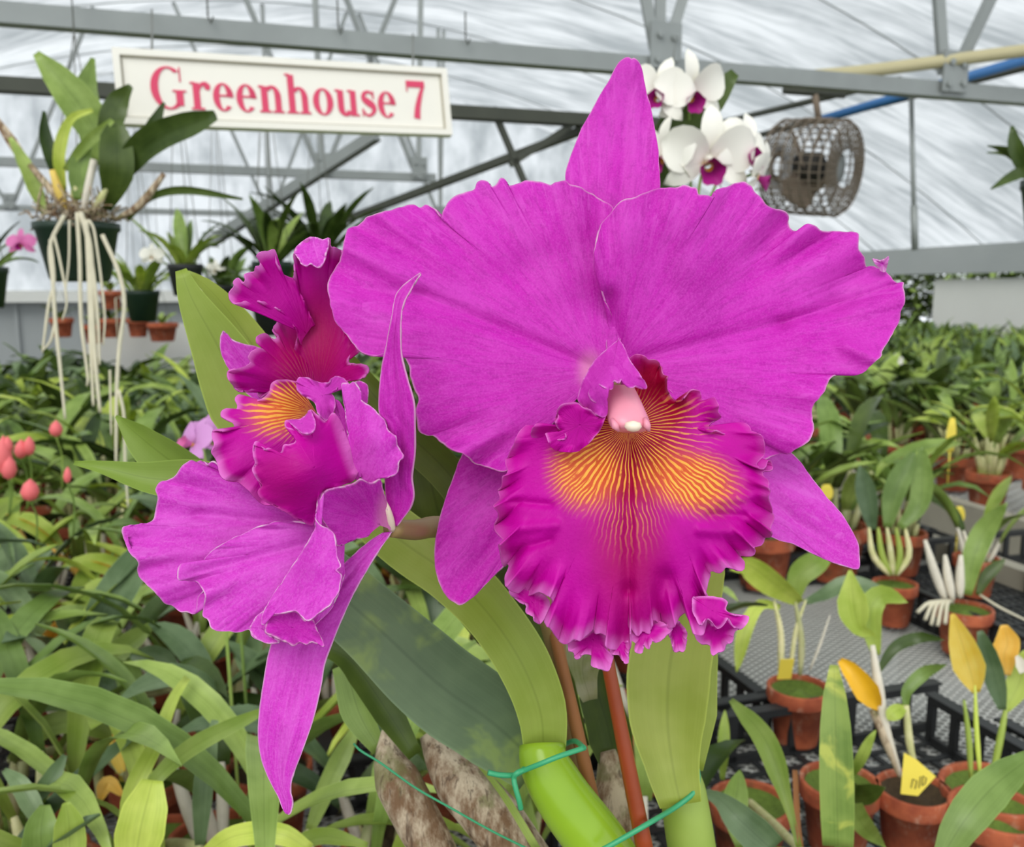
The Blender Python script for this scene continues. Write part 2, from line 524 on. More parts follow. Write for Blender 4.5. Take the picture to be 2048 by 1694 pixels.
def film_mat():
    M = NT('greenhouse film')
    co = M.coord('Object', (1, 1, 1))
    band = M.noise(1.0, 4, 0.6, vec=M.coord('Object', (0.9, 2.6, 1.0), (0, 0, math.radians(-17.5))))
    streak = M.noise(1.0, 3, 0.6, vec=M.coord('Object', (1.2, 16, 2), (0, 0.3, math.radians(30))))
    dirt = M.math('ADD', M.math('MULTIPLY', band, 0.6), M.math('MULTIPLY', streak, 0.4))
    c = M.mix(M.ramp(dirt, 0.35, 0.65), srgb(150, 154, 153), srgb(222, 223, 222))
    tr = M.n('ShaderNodeBsdfTransparent')
    M.put(tr.inputs[0], M.mix(M.ramp(dirt, 0.35, 0.65), (0.36, 0.38, 0.385, 1), (0.68, 0.69, 0.69, 1)))
    tl = M.n('ShaderNodeBsdfTranslucent')
    M.l(c, tl.inputs['Color'])
    M.l(c, M.b.inputs['Base Color'])
    M.b.inputs['Roughness'].default_value = 0.3
    M.b.inputs['Specular IOR Level'].default_value = 0.5
    M.bump(M.math('ADD', M.noise(1.0, 3, vec=M.coord('Object', (1.5, 9, 2), (0, 0.2, math.radians(25)))), band), 0.6, 0.08)
    m1 = M.n('ShaderNodeMixShader'); m1.inputs[0].default_value = 0.45
    M.l(M.b.outputs[0], m1.inputs[1]); M.l(tl.outputs[0], m1.inputs[2])
    m2 = M.n('ShaderNodeMixShader'); m2.inputs[0].default_value = 0.36
    M.l(tr.outputs[0], m2.inputs[1]); M.l(m1.outputs[0], m2.inputs[2])
    M.l(m2.outputs[0], M.out.inputs['Surface'])
    return M.mat


MAT['film'] = film_mat()

# ================================================================== THE HOUSE
BZ = 0.87                                             # bench height
S_L, S_R, A_0, A_1 = -5.3, 6.7, -3.0, 10.5


def roof_z(s):
    return 1.85 + 2.0 * (1 - ((s - 0.7) / 6.0) ** 2)


mb = MB(); mb.box(H(0.7, 4, -0.05), BX * 7, AX * 8, (0, 0, 0.05))
tag(mb.obj('floor', MAT['floor'], smooth=False), kind='structure')

# roof film, sagging between the hoops, with creases
ns, na = 90, 150
ss = np.linspace(S_L, S_R, ns); aa = np.linspace(A_0, A_1, na)
V = []
for a in aa:
    for s in ss:
        sag = 0.05 * math.sin(math.pi * ((a - 2.37) / 1.45)) ** 2
        cre = 0.018 * math.sin(3.1 * a + 2.3 * s + 1.3 * math.sin(1.7 * s + a)) + 0.012 * math.sin(7.3 * a - 5.1 * s + 2 * math.sin(2.2 * a))
        V.append(H(s, a, roof_z(s) - sag + cre + 0.03))
F = [(i * ns + j, i * ns + j + 1, (i + 1) * ns + j + 1, (i + 1) * ns + j) for i in range(na - 1) for j in range(ns - 1)]
tag(MB().add(V, F).obj('ceiling', MAT['film']), kind='structure')

# end walls and side walls
mb = MB()
prof = [(s, roof_z(s)) for s in np.linspace(S_L, S_R, 30)]
for a in (A_1,):
    V = [H(s, a, 1.45) for s, z in prof] + [H(s, a, max(z, 1.46)) for s, z in prof]
    F = [(i, i + 1, 31 + i, 30 + i) for i in range(29)]
    mb.add(V, F)
tag(mb.obj('wall_back', MAT['film']), kind='structure')
mb = MB(); mb.box(H(0.7, A_1, 0.72), BX * 6, AX * 0.03, (0, 0, 0.73))
tag(mb.obj('trim_1', MAT['white'], smooth=False), kind='structure')
for nm, s in (('wall_right', S_R), ('wall_left', S_L)):
    mb = MB()
    for k in range(9):                                # separate side panels with posts and gaps between
        a0 = A_0 + k * 1.5
        low = s > 0 and k % 2 == 1
        if low: continue
        mb.box(H(s, a0 + 0.72, 0.5 if low else 0.78), BX * 0.02, AX * 0.60, (0, 0, 0.5 if low else 0.78))
        mb.box(H(s, a0, 0.82), BX * 0.03, AX * 0.03, (0, 0, 0.82))
    tag(mb.obj(nm, MAT['white'], smooth=False), kind='structure')
m = MB(); R = random.Random(9)
for k in range(5000):
    c = H(S_R + R.uniform(.35, .7), R.uniform(4.5, 12), R.uniform(.9, 1.70))
    az = R.uniform(0, 6.28)
    m.blade(arch_path(c, az, R.uniform(.14, .26), R.uniform(-.2, 1.0), -.4, 4), leaf_w(4, .075), np.array([0, 0, 1.0]), .2, .002, 0, R.randrange(2))
tag(m.obj('hedge', [MAT['p_dark'], MAT['p_mid']]), 'dark green hedge standing outside beyond the right wall', 'hedge', kind='stuff')
mb = MB(); mb.box(H(S_R - 0.05, 4, 1.74), BX * 0.05, AX * 7, (0, 0, 0.13))
tag(mb.obj('trim_2', MAT['grey_panel'], smooth=False), kind='structure')
mb = MB(); mb.box(H(S_L + 0.05, 4, 1.74), BX * 0.05, AX * 7, (0, 0, 0.13))
tag(mb.obj('trim_3', MAT['white'], smooth=False), kind='structure')

# hoops that carry the film
for k, a in enumerate(np.arange(2.37 - 1.45 * 2, 10.4, 1.45)):
    mb = MB()
    mb.tube([H(s, a, roof_z(s) - 0.02) for s in np.linspace(S_L, S_R, 40)], 0.005, 6)
    o = mb.obj('roof_hoop', MAT['galv'])
    tag(o, 'grey steel roof hoop arching under the plastic film', 'roof hoop', 'roof hoops under the film')

def truss(a, zc, nodes, label, mat, s0=-5.2, s1=6.6):
    t = empty('roof_truss', H(0.7, a, zc), label, 'roof truss')
    m = MB(); m.box(H((s0 + s1) / 2, a, zc), BX * (s1 - s0) / 2, AX * 0.022, (0, 0, 0.023))
    m.obj('bottom_chord', mat, t, smooth=False)
    for s, ends in nodes:
        g = MB(); g.box(H(s, a - 0.034, zc + 0.05), BX * 0.046, AX * 0.004, (0, 0, 0.06))
        for bx_, bz_ in ((-0.025, 0.01), (0.028, 0.015), (-0.02, 0.075), (0.024, 0.07)):
            g.lathe(H(s + bx_, a - 0.038, zc + bz_), [(0.0001, -0.012), (0.010, -0.010), (0.010, 0)], 6, axis=AX)
        g.obj('gusset_plate', mat, t, smooth=False)
        for ds in ends:
            z1 = roof_z(s + ds) - 0.03
            w = MB(); w.bar(H(s + ds * 0.04, a, zc + 0.05), H(s + ds, a, z1), 0.028, 0.028)
            w.obj('web_strut', mat, t, smooth=False)
    return t


def s_of(px, py, a):
    return float(GA(px, py, a) @ BX)


sA, sB = s_of(1320, 110, 2.37), s_of(1893, 160, 2.37)
truss(2.37, 2.062, [(sA, (-0.42, -0.03, 0.55)), (sB, (-0.3, 0.75)), (-2.4, (-0.6, 0.6))],
      'nearest grey steel roof truss, its bottom chord crossing above the sign', MAT['galv'])
sC = s_of(645, 350, 5.3)
truss(5.3, 2.1, [(sC, (-0.7, -0.02, 0.75)), (-2.3, (-0.7, 0.7)), (1.1, (-0.7, 0.05))],
      'second grey steel roof truss, seen under the sign', MAT['galv'], s1=1.2)
truss(8.2, 2.1, [(-1.6, (-0.7, 0.7)), (0.4, (-0.7, 0, 0.7)), (1.9, (-0.7, 0, 0.05))],
      'farthest thin roof truss above the distant plants', MAT['galv'], s1=2.0)

mb = MB(); mb.box(H(-0.6, 3.3, 2.09), BX * 2.35, AX * 0.03, (0, 0, 0.022))
for a_, b_ in ((GA(985, 215, 3.3), GA(1052, 372, 3.3)), (GA(1150, 245, 3.3), GA(1020, 330, 3.3))):
    mb.bar(a_, b_, 0.022, 0.022)
tag(mb.obj('roof_beam', MAT['dark_steel'], smooth=False), 'dark steel cross beam behind the sign with struts hanging from it', 'beam')
mb = MB(); mb.bar(GA(420, 485, 5.0), GA(752, 270, 4.2), 0.05, 0.05)
tag(mb.obj('roof_brace', MAT['galv'], smooth=False), 'grey diagonal brace rising to the right under the sign', 'brace')
mb = MB(); mb.bar(GA(690, 440, 4.6), GA(1160, 262, 3.32), 0.03, 0.03)
tag(mb.obj('roof_brace', MAT['dark_steel'], smooth=False), 'dark thin diagonal brace rising behind the big left petal', 'brace')

# pipes at the upper right
mb = MB(); mb.tube(spline([GA(1630, 152, 2.42), GA(1750, 140, 2.40), GA(2060, 100, 2.28), GA(2300, 70, 2.2)], 16), 0.019, 10)
tag(mb.obj('water_pipe', MAT['tan_pipe']), 'tan plastic water pipe lying above the chord at upper right', 'pipe')
mb = MB(); mb.tube([GA(1640, 240, 3.1), H(*(lambda q: (q @ BX, q @ AX, q[2]))(GA(2100, 105, 2.5)))], 0.017, 10)
tag(mb.obj('water_pipe', MAT['blue']), 'blue plastic water pipe at upper right', 'pipe')
for q, lab in (((GA(1420, 250, 4.2), GA(1800, 160, 2.9)), 'dark thin rail leading to the fan bracket'),
               ((GA(1500, 275, 4.0), GA(2090, 125, 2.55)), 'dark steel rail above the hanging fan'),
               ((GA(1400, 325, 5.4), GA(1560, 255, 4.4)), 'short dark rail behind the white orchid leaf')):
    mb = MB(); mb.tube(list(q), 0.014, 8)
    tag(mb.obj('roof_rail', MAT['dark_steel']), lab, 'rail')
# hanging drop pipe at right
q0, q1 = GA(1822, 175, 2.44), GA(1830, 500, 2.44)
mb = MB(); mb.tube([q0, q1], 0.0075, 10); mb.tube([q0 * 0.28 + q1 * 0.72, q1], 0.011, 10)
dp = mb.obj('drop_pipe', MAT['galv'])
tag(dp, 'thin grey drop pipe hanging straight down at right', 'pipe')

# low walls and panels beyond the left end of the bench
mb = MB(); mb.box(H(-0.9, 6.6, 0.86), BX * 1.0, AX * 0.02, (0, 0, 0.52))
for k in range(5): mb.box(H(-1.7 + 0.4 * k, 6.57, 0.86), BX * 0.012, AX * 0.012, (0, 0, 0.52))
tag(mb.obj('trim_4', MAT['grey_panel'], smooth=False), kind='structure')
mb = MB(); mb.box(H(-0.9, 6.55, 1.40), BX * 1.05, AX * 0.06, (0, 0, 0.025))
tag(mb.obj('trim_5', MAT['white'], smooth=False), kind='structure')
mb = MB()
mb.box(H(-0.42, 5.6, 0.66), BX * 0.34, AX * 0.03, (0, 0, 0.60))
tag(mb.obj('trim_6', MAT['white'], smooth=False), kind='structure')

# ------------------------------------------------------------------ benches
def bench(name, s0, s1, a0, a1, label, pitch):
    t = empty(name, H((s0 + s1) / 2, (a0 + a1) / 2, 0), label, 'bench')
    for s in (s0, s1):
        m = MB(); m.box(H(s, (a0 + a1) / 2, BZ + 0.0), BX * 0.018, AX * (a1 - a0) / 2, (0, 0, 0.045)); m.obj('rail', MAT['plank'], t, False)
    for a in (a0, a1):
        m = MB(); m.box(H((s0 + s1) / 2, a, BZ - 0.0), BX * ((s1 - s0) / 2 - 0.02), AX * 0.018, (0, 0, 0.045)); m.obj('rail', MAT['plank'], t, False)
    for s in (s0 + 0.06, s1 - 0.06):
        for a in np.linspace(a0 + 0.1, a1 - 0.1, 4):
            m = MB(); m.bar(H(s, a, 0), H(s, a, BZ - 0.02), 0.05, 0.05); m.obj('leg', MAT['galv'], t, False)
    for a in np.linspace(a0 + 0.2, a1 - 0.2, 7):
        m = MB(); m.bar(H(s0, a, BZ - 0.03), H(s1, a, BZ - 0.03), 0.03, 0.03); m.obj('cross_bar', MAT['galv'], t, False)
    m = MB()
    r = pitch * 0.052
    L, Wd = a1 - a0, s1 - s0
    k = 0.55                                          # slope of the diamonds
    for sg in (1, -1):
        for c in np.arange(-L / k if sg > 0 else 0, (Wd if sg > 0 else Wd + L / k), pitch):
            # line s = c + sg * (a)/k, clipped
            pts = []
            t0, t1 = 0.0, L
            lo, hi = sorted([(0 - c) * k * sg, (Wd - c) * k * sg])
            t0, t1 = max(t0, lo), min(t1, hi)
            if t1 - t0 > 0.01:
                p = H(s0 + c + sg * t0 / k, a0 + t0, BZ); q = H(s0 + c + sg * t1 / k, a0 + t1, BZ)
                m.bar(p, q, r * 2, r * 1.2)
    o = m.obj('wire_mesh', MAT['mesh'], t, False)
    o['kind'] = 'stuff'
    return t


bench('plant_bench', -1.35, 1.46, 0.25, 4.25, 'wire mesh plant bench in front, carrying the nearest pots and black trays', 0.022)
bench('plant_bench', 1.78, 6.15, 0.6, 9.0, 'second long plant bench beyond the weathered rail at right', 0.06)

# ------------------------------------------------------------------ black trays with slotted walls
def tray(s, a, name, label, group=None, Wd=0.27, L=0.27):
    hgt = 0.06
    c = H(s, a, BZ + 0.006)
    t = empty(name, c, label, 'tray', group)
    for sx, ax_, half in ((1, 0, Wd), (-1, 0, Wd), (0, 1, L), (0, -1, L)):
        m = MB()
        d, e = (BX * sx, AX) if sx else (AX * ax_, BX)
        o = c + d * half
        m.box(o + [0, 0, hgt], d * 0.004, e * (half + 0.004), (0, 0, 0.005))
        m.box(o + d * 0.003 + [0, 0, hgt + 0.004], d * 0.008, e * (half + 0.008), (0, 0, 0.0015))
        m.box(o + [0, 0, 0.006], d * 0.003, e * half, (0, 0, 0.006))
        for u in np.linspace(-half, half, 15):
            m.box(o + e * u + [0, 0, hgt / 2], d * 0.003, e * 0.0055, (0, 0, hgt / 2))
        m.obj('slotted_wall', MAT['black'], t, False)
    m = MB()
    for u in np.linspace(-Wd, Wd, 19):
        m.box(c + BX * u + [0, 0, 0.001], BX * 0.004, AX * L, (0, 0, 0.0015))
        m.box(c + AX * u * L / Wd + [0, 0, 0.0028], BX * Wd, AX * 0.004, (0, 0, 0.0012))
    o = m.obj('grid_base', MAT['black'], t, False)
    o['kind'] = 'stuff'
    return t


TRAYS = []
TRAYS.append(tray(0.565, 0.60, 'plant_tray', 'black slotted tray at the lower right, in front of the bare wire mesh', L=.30))
TRAYS.append(tray(0.36, 1.22, 'plant_tray', 'black slotted tray behind the lip, left of the bare wire mesh', L=.28))
TRAYS.append(tray(1.14, 0.52, 'plant_tray', 'black slotted tray in the lower right corner', L=.24))
TRAYS.append(tray(1.275, 1.12, 'plant_tray', 'narrow black slotted tray beside the weathered bench rail', Wd=.155, L=.34))
TRAYS.append(tray(1.16, 1.80, 'plant_tray', 'black slotted tray behind the pot with white pseudobulbs'))
for i, s in enumerate((-1.05, -0.47)):
    for j, a in enumerate((0.70, 1.28, 1.86, 2.44)):
        TRAYS.append(tray(s, a, 'plant_tray', 'black slotted tray half hidden under the crowded left hand plants', 'trays under the left hand plants'))

# ================================================================== BENCH PLANTS
def pot_prof(d, h):
    r = d / 2
    return [(0.0005, 0), (r * 0.68, 0), (r * 0.70, 0.003), (r * 0.88, h * 0.74), (r * 0.99, h * 0.75), (r, h * 0.78), (r, h * 0.985), (r * 0.985, h),
            (r * 0.90, h), (r * 0.885, h * 0.98), (r * 0.86, h * 0.80)]


def add_pot(root, base, d, h, mat=None, soil=None, name='pot'):
    m = MB(); m.lathe(base, pot_prof(d, h), 26); m.obj(name, mat or MAT['terra'], root)
    m = MB()
    n, k = 6, 18
    pr = [(d * 0.435 * i / n, h * 0.86 + 0.006 * math.cos(i * 0.9)) for i in range(n, -1, -1)]
    pr[-1] = (0.0003, pr[-1][1])
    m.lathe(base, pr, k)
    me = m.mesh('potting_mix', soil or MAT['moss'])
    return link('potting_mix', me, root)


def random_leaf(m, base, az, L, w, e0, e1, R, mi=0, n=9):
    path = arch_path(base, az, L, e0, e1, n)
    up = np.array([-math.cos(az) * 0.6, -math.sin(az) * 0.6, 0.8])
    m.blade(path, leaf_w(n, w, 0.7 + 0.4 * R.random()), up, fold=R.uniform(0.12, 0.4), thick=0.0016, roll=R.uniform(-0.5, 0.5), mi=mi)
    return path


def grow_plant(root, base, R, style):
    """pot, moss, pseudobulbs and leaves as parts of root; base = world point under the pot"""
    d, h = R.uniform(0.075, 0.105), R.uniform(0.07, 0.09)
    add_pot(root, base, d, h, soil=R.choice([MAT['moss'], MAT['moss'], MAT['bark']]))
    nb = R.randint(4, 6)
    for i in range(nb):
        az = 2 * math.pi * i / nb + R.uniform(-0.4, 0.4)
        r0 = R.uniform(0.006, d * 0.3)
        b0 = base + np.array([math.cos(az) * r0, math.sin(az) * r0, h * 0.84])
        bl = R.uniform(0.045, 0.10)
        lean = R.uniform(0.1, 0.5)
        tip = b0 + bl * np.array([math.cos(az) * lean, math.sin(az) * lean, 1])
        m = MB()
        tt = np.linspace(0, 1, 6)[:, None]
        m.tube(b0 * (1 - tt) + tip * tt, 0.0052 * np.array([0.55, 0.9, 1.05, 1.0, 0.75, 0.5]), 8)
        m.obj('pseudobulb', R.choice([MAT['p_bulb'], MAT['p_bulb'], MAT['p_husk']]) if style != 'grass' else MAT['p_bulb'], root)
        for q in range(R.choice([1, 1, 2])):
            m = MB()
            if style == 'grass':
                random_leaf(m, tip - [0, 0, 0.004], az + R.uniform(-0.6, 0.6) + q * 2.6, R.uniform(0.16, 0.26), R.uniform(0.014, 0.024), R.uniform(0.9, 1.35), R.uniform(-0.7, 0.2), R)
            else:
                random_leaf(m, tip - [0, 0, 0.004], az + R.uniform(-0.5, 0.5) + q * 2.8, R.uniform(0.11, 0.19), R.uniform(0.026, 0.044), R.uniform(0.6, 1.3), R.uniform(-0.3, 0.7), R)
            wgt = {'grass': ['p_yel', 'p_mid', 'p_mid'], 'blue': ['p_blue', 'p_blue', 'p_mid'], 'mid': ['p_mid', 'p_mid', 'p_yel', 'p_dark'], 'yel': ['p_yel', 'p_yel', 'p_mid', 'p_gold']}[style]
            m.obj('leaf', MAT[R.choice(wgt)], root)


def pot_tag(root, p, mat, hgt=0.05, az=0.0):
    m = MB()
    ux = np.array([math.cos(az), math.sin(az), 0.0])
    n = np.array([-ux[1], ux[0], 0.25]); n /= np.linalg.norm(n)
    upv = np.cross(ux, n) * -1
    if upv[2] < 0: upv = -upv
    m.box(np.asarray(p) + upv * hgt * 0.5, ux * 0.009, upv * hgt / 2, n * 0.0004)
    m.obj('plant_tag', mat, root, False)


Rr = random.Random(5)
PROTO = []
for i, st in enumerate(['blue', 'grass', 'mid', 'yel', 'blue', 'mid', 'grass', 'mid']):
    r_ = empty('potted_orchid', (0, 0, 0))
    grow_plant(r_, np.zeros(3), Rr, st)
    if i in (2, 5): pot_tag(r_, (0.02, -0.02, 0.065), MAT['tag_yellow'], 0.06, 0.3)
    PROTO.append(r_)


def copy_tree(o):
    c = o.copy(); COL.objects.link(c)
    for ch in o.children:
        k = ch.copy(); COL.objects.link(k); k.parent = c
    return c


# far variants: pot and foliage as one mesh
FAR, FARP = [], []
for i, st in enumerate(['blue', 'mid', 'yel', 'mid', 'grass', 'mid', 'blue', 'yel', 'dark', 'mid']):
    m = MB(); R = random.Random(40 + i)
    mats = [MAT['terra'], MAT['p_bulb']] + [MAT[x] for x in {'blue': ('p_blue', 'p_mid', 'p_blue'), 'mid': ('p_mid', 'p_mid', 'p_dark'), 'yel': ('p_yel', 'p_mid', 'p_yel'),
                                                             'grass': ('p_yel', 'p_mid', 'p_mid'), 'dark': ('p_dark', 'p_mid', 'p_dark')}[st]]
    d, h = 0.095, 0.085
    m.lathe((0, 0, 0), pot_prof(d, h), 14, 0)
    m.lathe((0, 0, 0), [(d * 0.44, h * 0.86), (0.0004, h * 0.9)], 14, 4)
    for k in range(13):
        az = k * 2.4 + R.uniform(-0.4, 0.4)
        b0 = np.array([math.cos(az) * d * 0.25 * R.random(), math.sin(az) * d * 0.25 * R.random(), h * 0.85])
        hh = R.uniform(0.03, 0.10)
        tip = b0 + np.array([math.cos(az) * 0.25, math.sin(az) * 0.25, 1]) * hh
        m.tube([b0, (b0 + tip) / 2, tip], [0.004, 0.0055, 0.0035], 6, 1)
        if st == 'grass': random_leaf(m, tip, az, R.uniform(0.15, 0.24), R.uniform(0.014, 0.022), R.uniform(0.9, 1.4), R.uniform(-0.6, 0.3), R, R.choice([2, 3, 4]), 7)
        else: random_leaf(m, tip, az, R.uniform(0.11, 0.19), R.uniform(0.024, 0.04), R.uniform(0.5, 1.35), R.uniform(-0.3, 0.8), R, R.choice([2, 3, 4]), 7)
    FAR.append(m.mesh('small_potted_orchid', mats))
    # the same plant as separate part meshes: pot, mix, then stems and leaves
    parts, o0 = [], 0
    for j, V_ in enumerate(m.v):
        fs = [[q - o0 for q in f] for f in m.f if o0 <= f[0] < o0 + len(V_)]
        mi_ = [m.m[q] for q, f in enumerate(m.f) if o0 <= f[0] < o0 + len(V_)][0]
        b_ = MB().add(V_, fs)
        if o0 in m.uv: b_.uv[0] = m.uv[o0]
        parts.append((('pot', 'potting_mix')[j] if j < 2 else ('pseudobulb' if mi_ == 1 else 'leaf'), b_.mesh('part', mats[mi_] if j != 1 else MAT['moss'])))
        o0 += len(V_)
    FARP.append(parts)

# pots that the photograph shows singly come later (HERO); keep their places free
HERO_POTS = [(1597, 1372, 0.078), (1828, 1575, 0.074), (1990, 1575, 0.105), (1930, 1215, 0.085), (1790, 1165, 0.075), (1680, 1560, 0.08), (1500, 1600, 0.08)]
HERO_POS = [GZ(x, y, BZ + 0.085) for x, y, d in HERO_POTS]
MESH_C, MESH_R = GZ(1750, 1310, BZ), 0.30           # the bare wire mesh patch

plants = []
row = 0
Rp = random.Random(3)
a = 0.50
while a < 4.15:
    sp = 0.135 if a < 1.8 else 0.165
    s = -1.24 + (0.07 if row % 2 else 0)
    while s < 1.36:
        p = H(s + Rp.uniform(-0.025, 0.025), a + Rp.uniform(-0.025, 0.025), BZ + 0.012)
        d = depth_of(p)
        keep = d > 0.50 and in_view(p + [0, 0, 0.12], 380 if (d < 1.7 and p[0] < 0) else 160)
        if keep and any(np.linalg.norm((p - q)[:2]) < 0.12 for q in HERO_POS): keep = False
        if keep and np.linalg.norm((p - MESH_C)[:2]) < MESH_R: keep = False
        # the hidden place behind the flowering plant stays sparse, the open right side too
        right_open = p[0] > 0.24 and d < 1.45
        if keep and right_open and Rp.random() < 0.93: keep = False
        if keep and abs(p[0] - 0.06) < 0.10 and d < 0.66: keep = False
        if keep: plants.append((d, p, row))
        s += sp
    a += sp; row += 1
plants.sort(key=lambda q: q[0])
n_near = n_far = 0
near_rows = sorted({r for d, p, r in plants if d < 1.75})
ORD = ['first', 'second', 'third', 'fourth', 'fifth', 'sixth', 'seventh', 'eighth', 'ninth', 'tenth', 'eleventh', 'twelfth', 'thirteenth', 'fourteenth', 'fifteenth', 'sixteenth', 'seventeenth', 'eighteenth', 'nineteenth', 'twentieth']
STYLE = ['blue green', 'narrow strap', 'mid green', 'lime yellow', 'blue green', 'mid green', 'narrow strap', 'mid green']
in_row = {r: sorted(p @ BX for d, p, r_ in plants if r_ == r and d < 1.75) for r in near_rows}
for d, p, prow in plants:
    if d < 1.75:
        side = p[0] < 0.1
        pool = [0, 4, 1, 5, 2, 0, 6, 3] if side else [1, 5, 2, 3, 6, 7]
        i = pool[n_near % len(pool)] if Rp.random() < 0.6 else Rp.randrange(8)
        o = copy_tree(PROTO[i])
        o.location = p
        o.rotation_euler = (0, 0, Rp.uniform(0, 6.28))
        sc = Rp.uniform(0.9, 1.15)
        o.scale = (sc, sc, sc)
        lab = 'orchid with %s leaves, %s from left in the %s row of the near bench' % (STYLE[i], ORD[in_row[prow].index(p @ BX)], ORD[near_rows.index(prow)])
        tag(o, lab, 'potted orchid', 'leafy orchids on the near bench')
        n_near += 1
    else:
        vi = Rp.randrange(len(FAR))
        near_ = d < 2.35
        o = bpy.data.objects.new('small_potted_orchid', None if near_ else FAR[vi])
        COL.objects.link(o)
        if near_:
            for nm_, me_ in FARP[vi]:
                k_ = bpy.data.objects.new(nm_, me_); COL.objects.link(k_); k_.parent = o
        o.location = p; o.rotation_euler = (0, 0, Rp.uniform(0, 6.28))
        sc = Rp.uniform(0.95, 1.35)
        o.scale = (sc, sc, sc)
        tag(o, 'small green orchid in the dense rows towards the far end of the near bench', 'potted orchid', 'small orchids in the far rows of the near bench')
        n_far += 1
for r_ in PROTO:                                      # the prototypes themselves are not part of the place
    for ch in list(r_.children): bpy.data.objects.remove(ch)
    bpy.data.objects.remove(r_)

# second bench: the nearest as things, the rest as one mass
second = []
a = 0.75
while a < 8.9:
    s = 1.95
    while s < 6.0:
        p = H(s + Rp.uniform(-0.06, 0.06), a + Rp.uniform(-0.06, 0.06), BZ + 0.012)
        if in_view(p + [0, 0, 0.2], 60): second.append((depth_of(p), p))
        s += 0.19
    a += 0.19
second.sort(key=lambda q: q[0])
room = max(20, 285 - n_near - n_far)
for d, p in second[:room]:
    o = bpy.data.objects.new('small_potted_orchid', FAR[Rp.randrange(len(FAR))])
    COL.objects.link(o)
    o.location = p; o.rotation_euler = (0, 0, Rp.uniform(0, 6.28))
    sc = Rp.uniform(1.15, 1.45); o.scale = (sc, sc, sc * 0.95)
    tag(o, 'bushy green orchid on the second bench beyond the weathered rail', 'potted orchid', 'orchids at the front of the second bench')
m = MB()
FM = [MAT['p_mid'], MAT['p_yel'], MAT['p_blue'], MAT['p_dark'], MAT['terra']]
for d, p in second[room:]:
    R = random.Random(int(d * 1e5))
    m.lathe(p, [(0.0005, 0), (0.04, 0), (0.055, 0.10), (0.05, 0.10), (0.0005, 0.09)], 8, 4)
    mi = R.choice([0, 0, 1, 2, 3, 0])
    for k in range(12):
        az = k * 2.4 + R.uniform(-0.5, 0.5)
        L = R.uniform(0.12, 0.24)
        path = arch_path(p + [math.cos(az) * 0.02, math.sin(az) * 0.02, R.uniform(.09, .17)], az, L, R.uniform(0.7, 1.45), R.uniform(-0.4, 0.9), 5)
        n = 5
        m.blade(path, leaf_w(n, R.uniform(0.024, 0.042)), np.array([-math.cos(az) * .6, -math.sin(az) * .6, .8]), 0.25, 0.002, R.uniform(-.5, .5), mi if R.random() < .7 else R.choice([0, 1, 2, 3]))
tag(m.obj('orchid_foliage', FM), 'mass of distant orchid foliage covering the far part of the second bench', 'foliage', kind='stuff')


# ------------------------------------------------------------------ plants the photograph shows singly
def px_blade(root, pts, wpx, mat, name='leaf', roll=0.0, fold=0.25, sharp=0.75, base=0.35, n=16, thick=0.0016, widths=None, label=None, face=None):
    """leaf whose midrib passes the photo pixels at given distances; pts = (px, py, distance)"""
    q = spline(pts, n)
    path = P(q[:, 0], q[:, 1], q[:, 2])
    if widths is None:
        hw = leaf_w(n, 1.0, sharp, base) * wpx * q[:, 2] / FPX
    else:
        t = np.linspace(0, 1, n)
        ww = np.interp(t, np.linspace(0, 1, len(widths)), widths)
        hw = ww / 2 * q[:, 2] / FPX
    f = (CAM - path) if face is None else face
    m = MB()
    m.blade(path, np.maximum(hw, 0.0004), f, fold, thick, roll)
    o = m.obj(name, mat, root)
    if label: o['label'] = label
    return o


def px_tube(root, pts, rpx, mat, name, k=10, n=18, label=None):
    q = spline(pts, n)
    path = P(q[:, 0], q[:, 1], q[:, 2])
    t = np.linspace(0, 1, n)
    r = np.interp(t, np.linspace(0, 1, len(rpx)), rpx) * q[:, 2] / FPX if np.ndim(rpx) else rpx * q[:, 2] / FPX
    m = MB(); m.tube(path, r, k)
    o = m.obj(name, mat, root)
    if label: o['label'] = label
    return o


def hero(i, label, soil=None, h=0.085):
    x, y, d = HERO_POTS[i]
    c = HERO_POS[i]
    base = np.array([c[0], c[1], BZ + 0.012])
    r_ = empty('potted_orchid', base, label, 'potted orchid')
    add_pot(r_, base, d, h - 0.012, soil=soil)
    return r_, depth_of(c)


def bulb_to(r_, pts, wpx, mat):
    px_tube(r_, pts, [wpx * .3, wpx * .5, wpx * .5, wpx * .4, wpx * .2], mat, 'pseudobulb', 8, 8)


# pot with the broad three-leaved plant, right of the lip
r_, d = hero(0, 'broad-leaved orchid in a terracotta pot with a yellow tag, right of the lip')
for q, w in ((((1560, 1350, d), (1562, 1270, d), (1548, 1200, d)), 14), (((1600, 1350, d), (1603, 1280, d), (1590, 1200, d)), 14), (((1580, 1350, d), (1592, 1260, d), (1612, 1200, d)), 10), (((1620, 1340, d), (1640, 1290, d), (1660, 1230, d)), 6)):
    bulb_to(r_, q, w, MAT['p_bulb'] if w > 8 else MAT['p_husk'])
px_blade(r_, [(1600, 1205, d), (1550, 1170, d - .02), (1495, 1130, d - .03), (1460, 1140, d - .04)], 60, MAT['p_yel'], roll=0.5)
px_blade(r_, [(1560, 1215, d), (1520, 1210, d), (1490, 1260, d - .02), (1473, 1345, d - .03)], 30, MAT['p_yel'])
px_blade(r_, [(1612, 1205, d), (1650, 1190, d + .01), (1700, 1170, d + .01), (1790, 1195, d - .02)], 40, MAT['p_blue'], roll=0.5)
px_blade(r_, [(1590, 1200, d), (1600, 1150, d), (1640, 1120, d), (1665, 1100, d + .02)], 50, MAT['p_yel'])
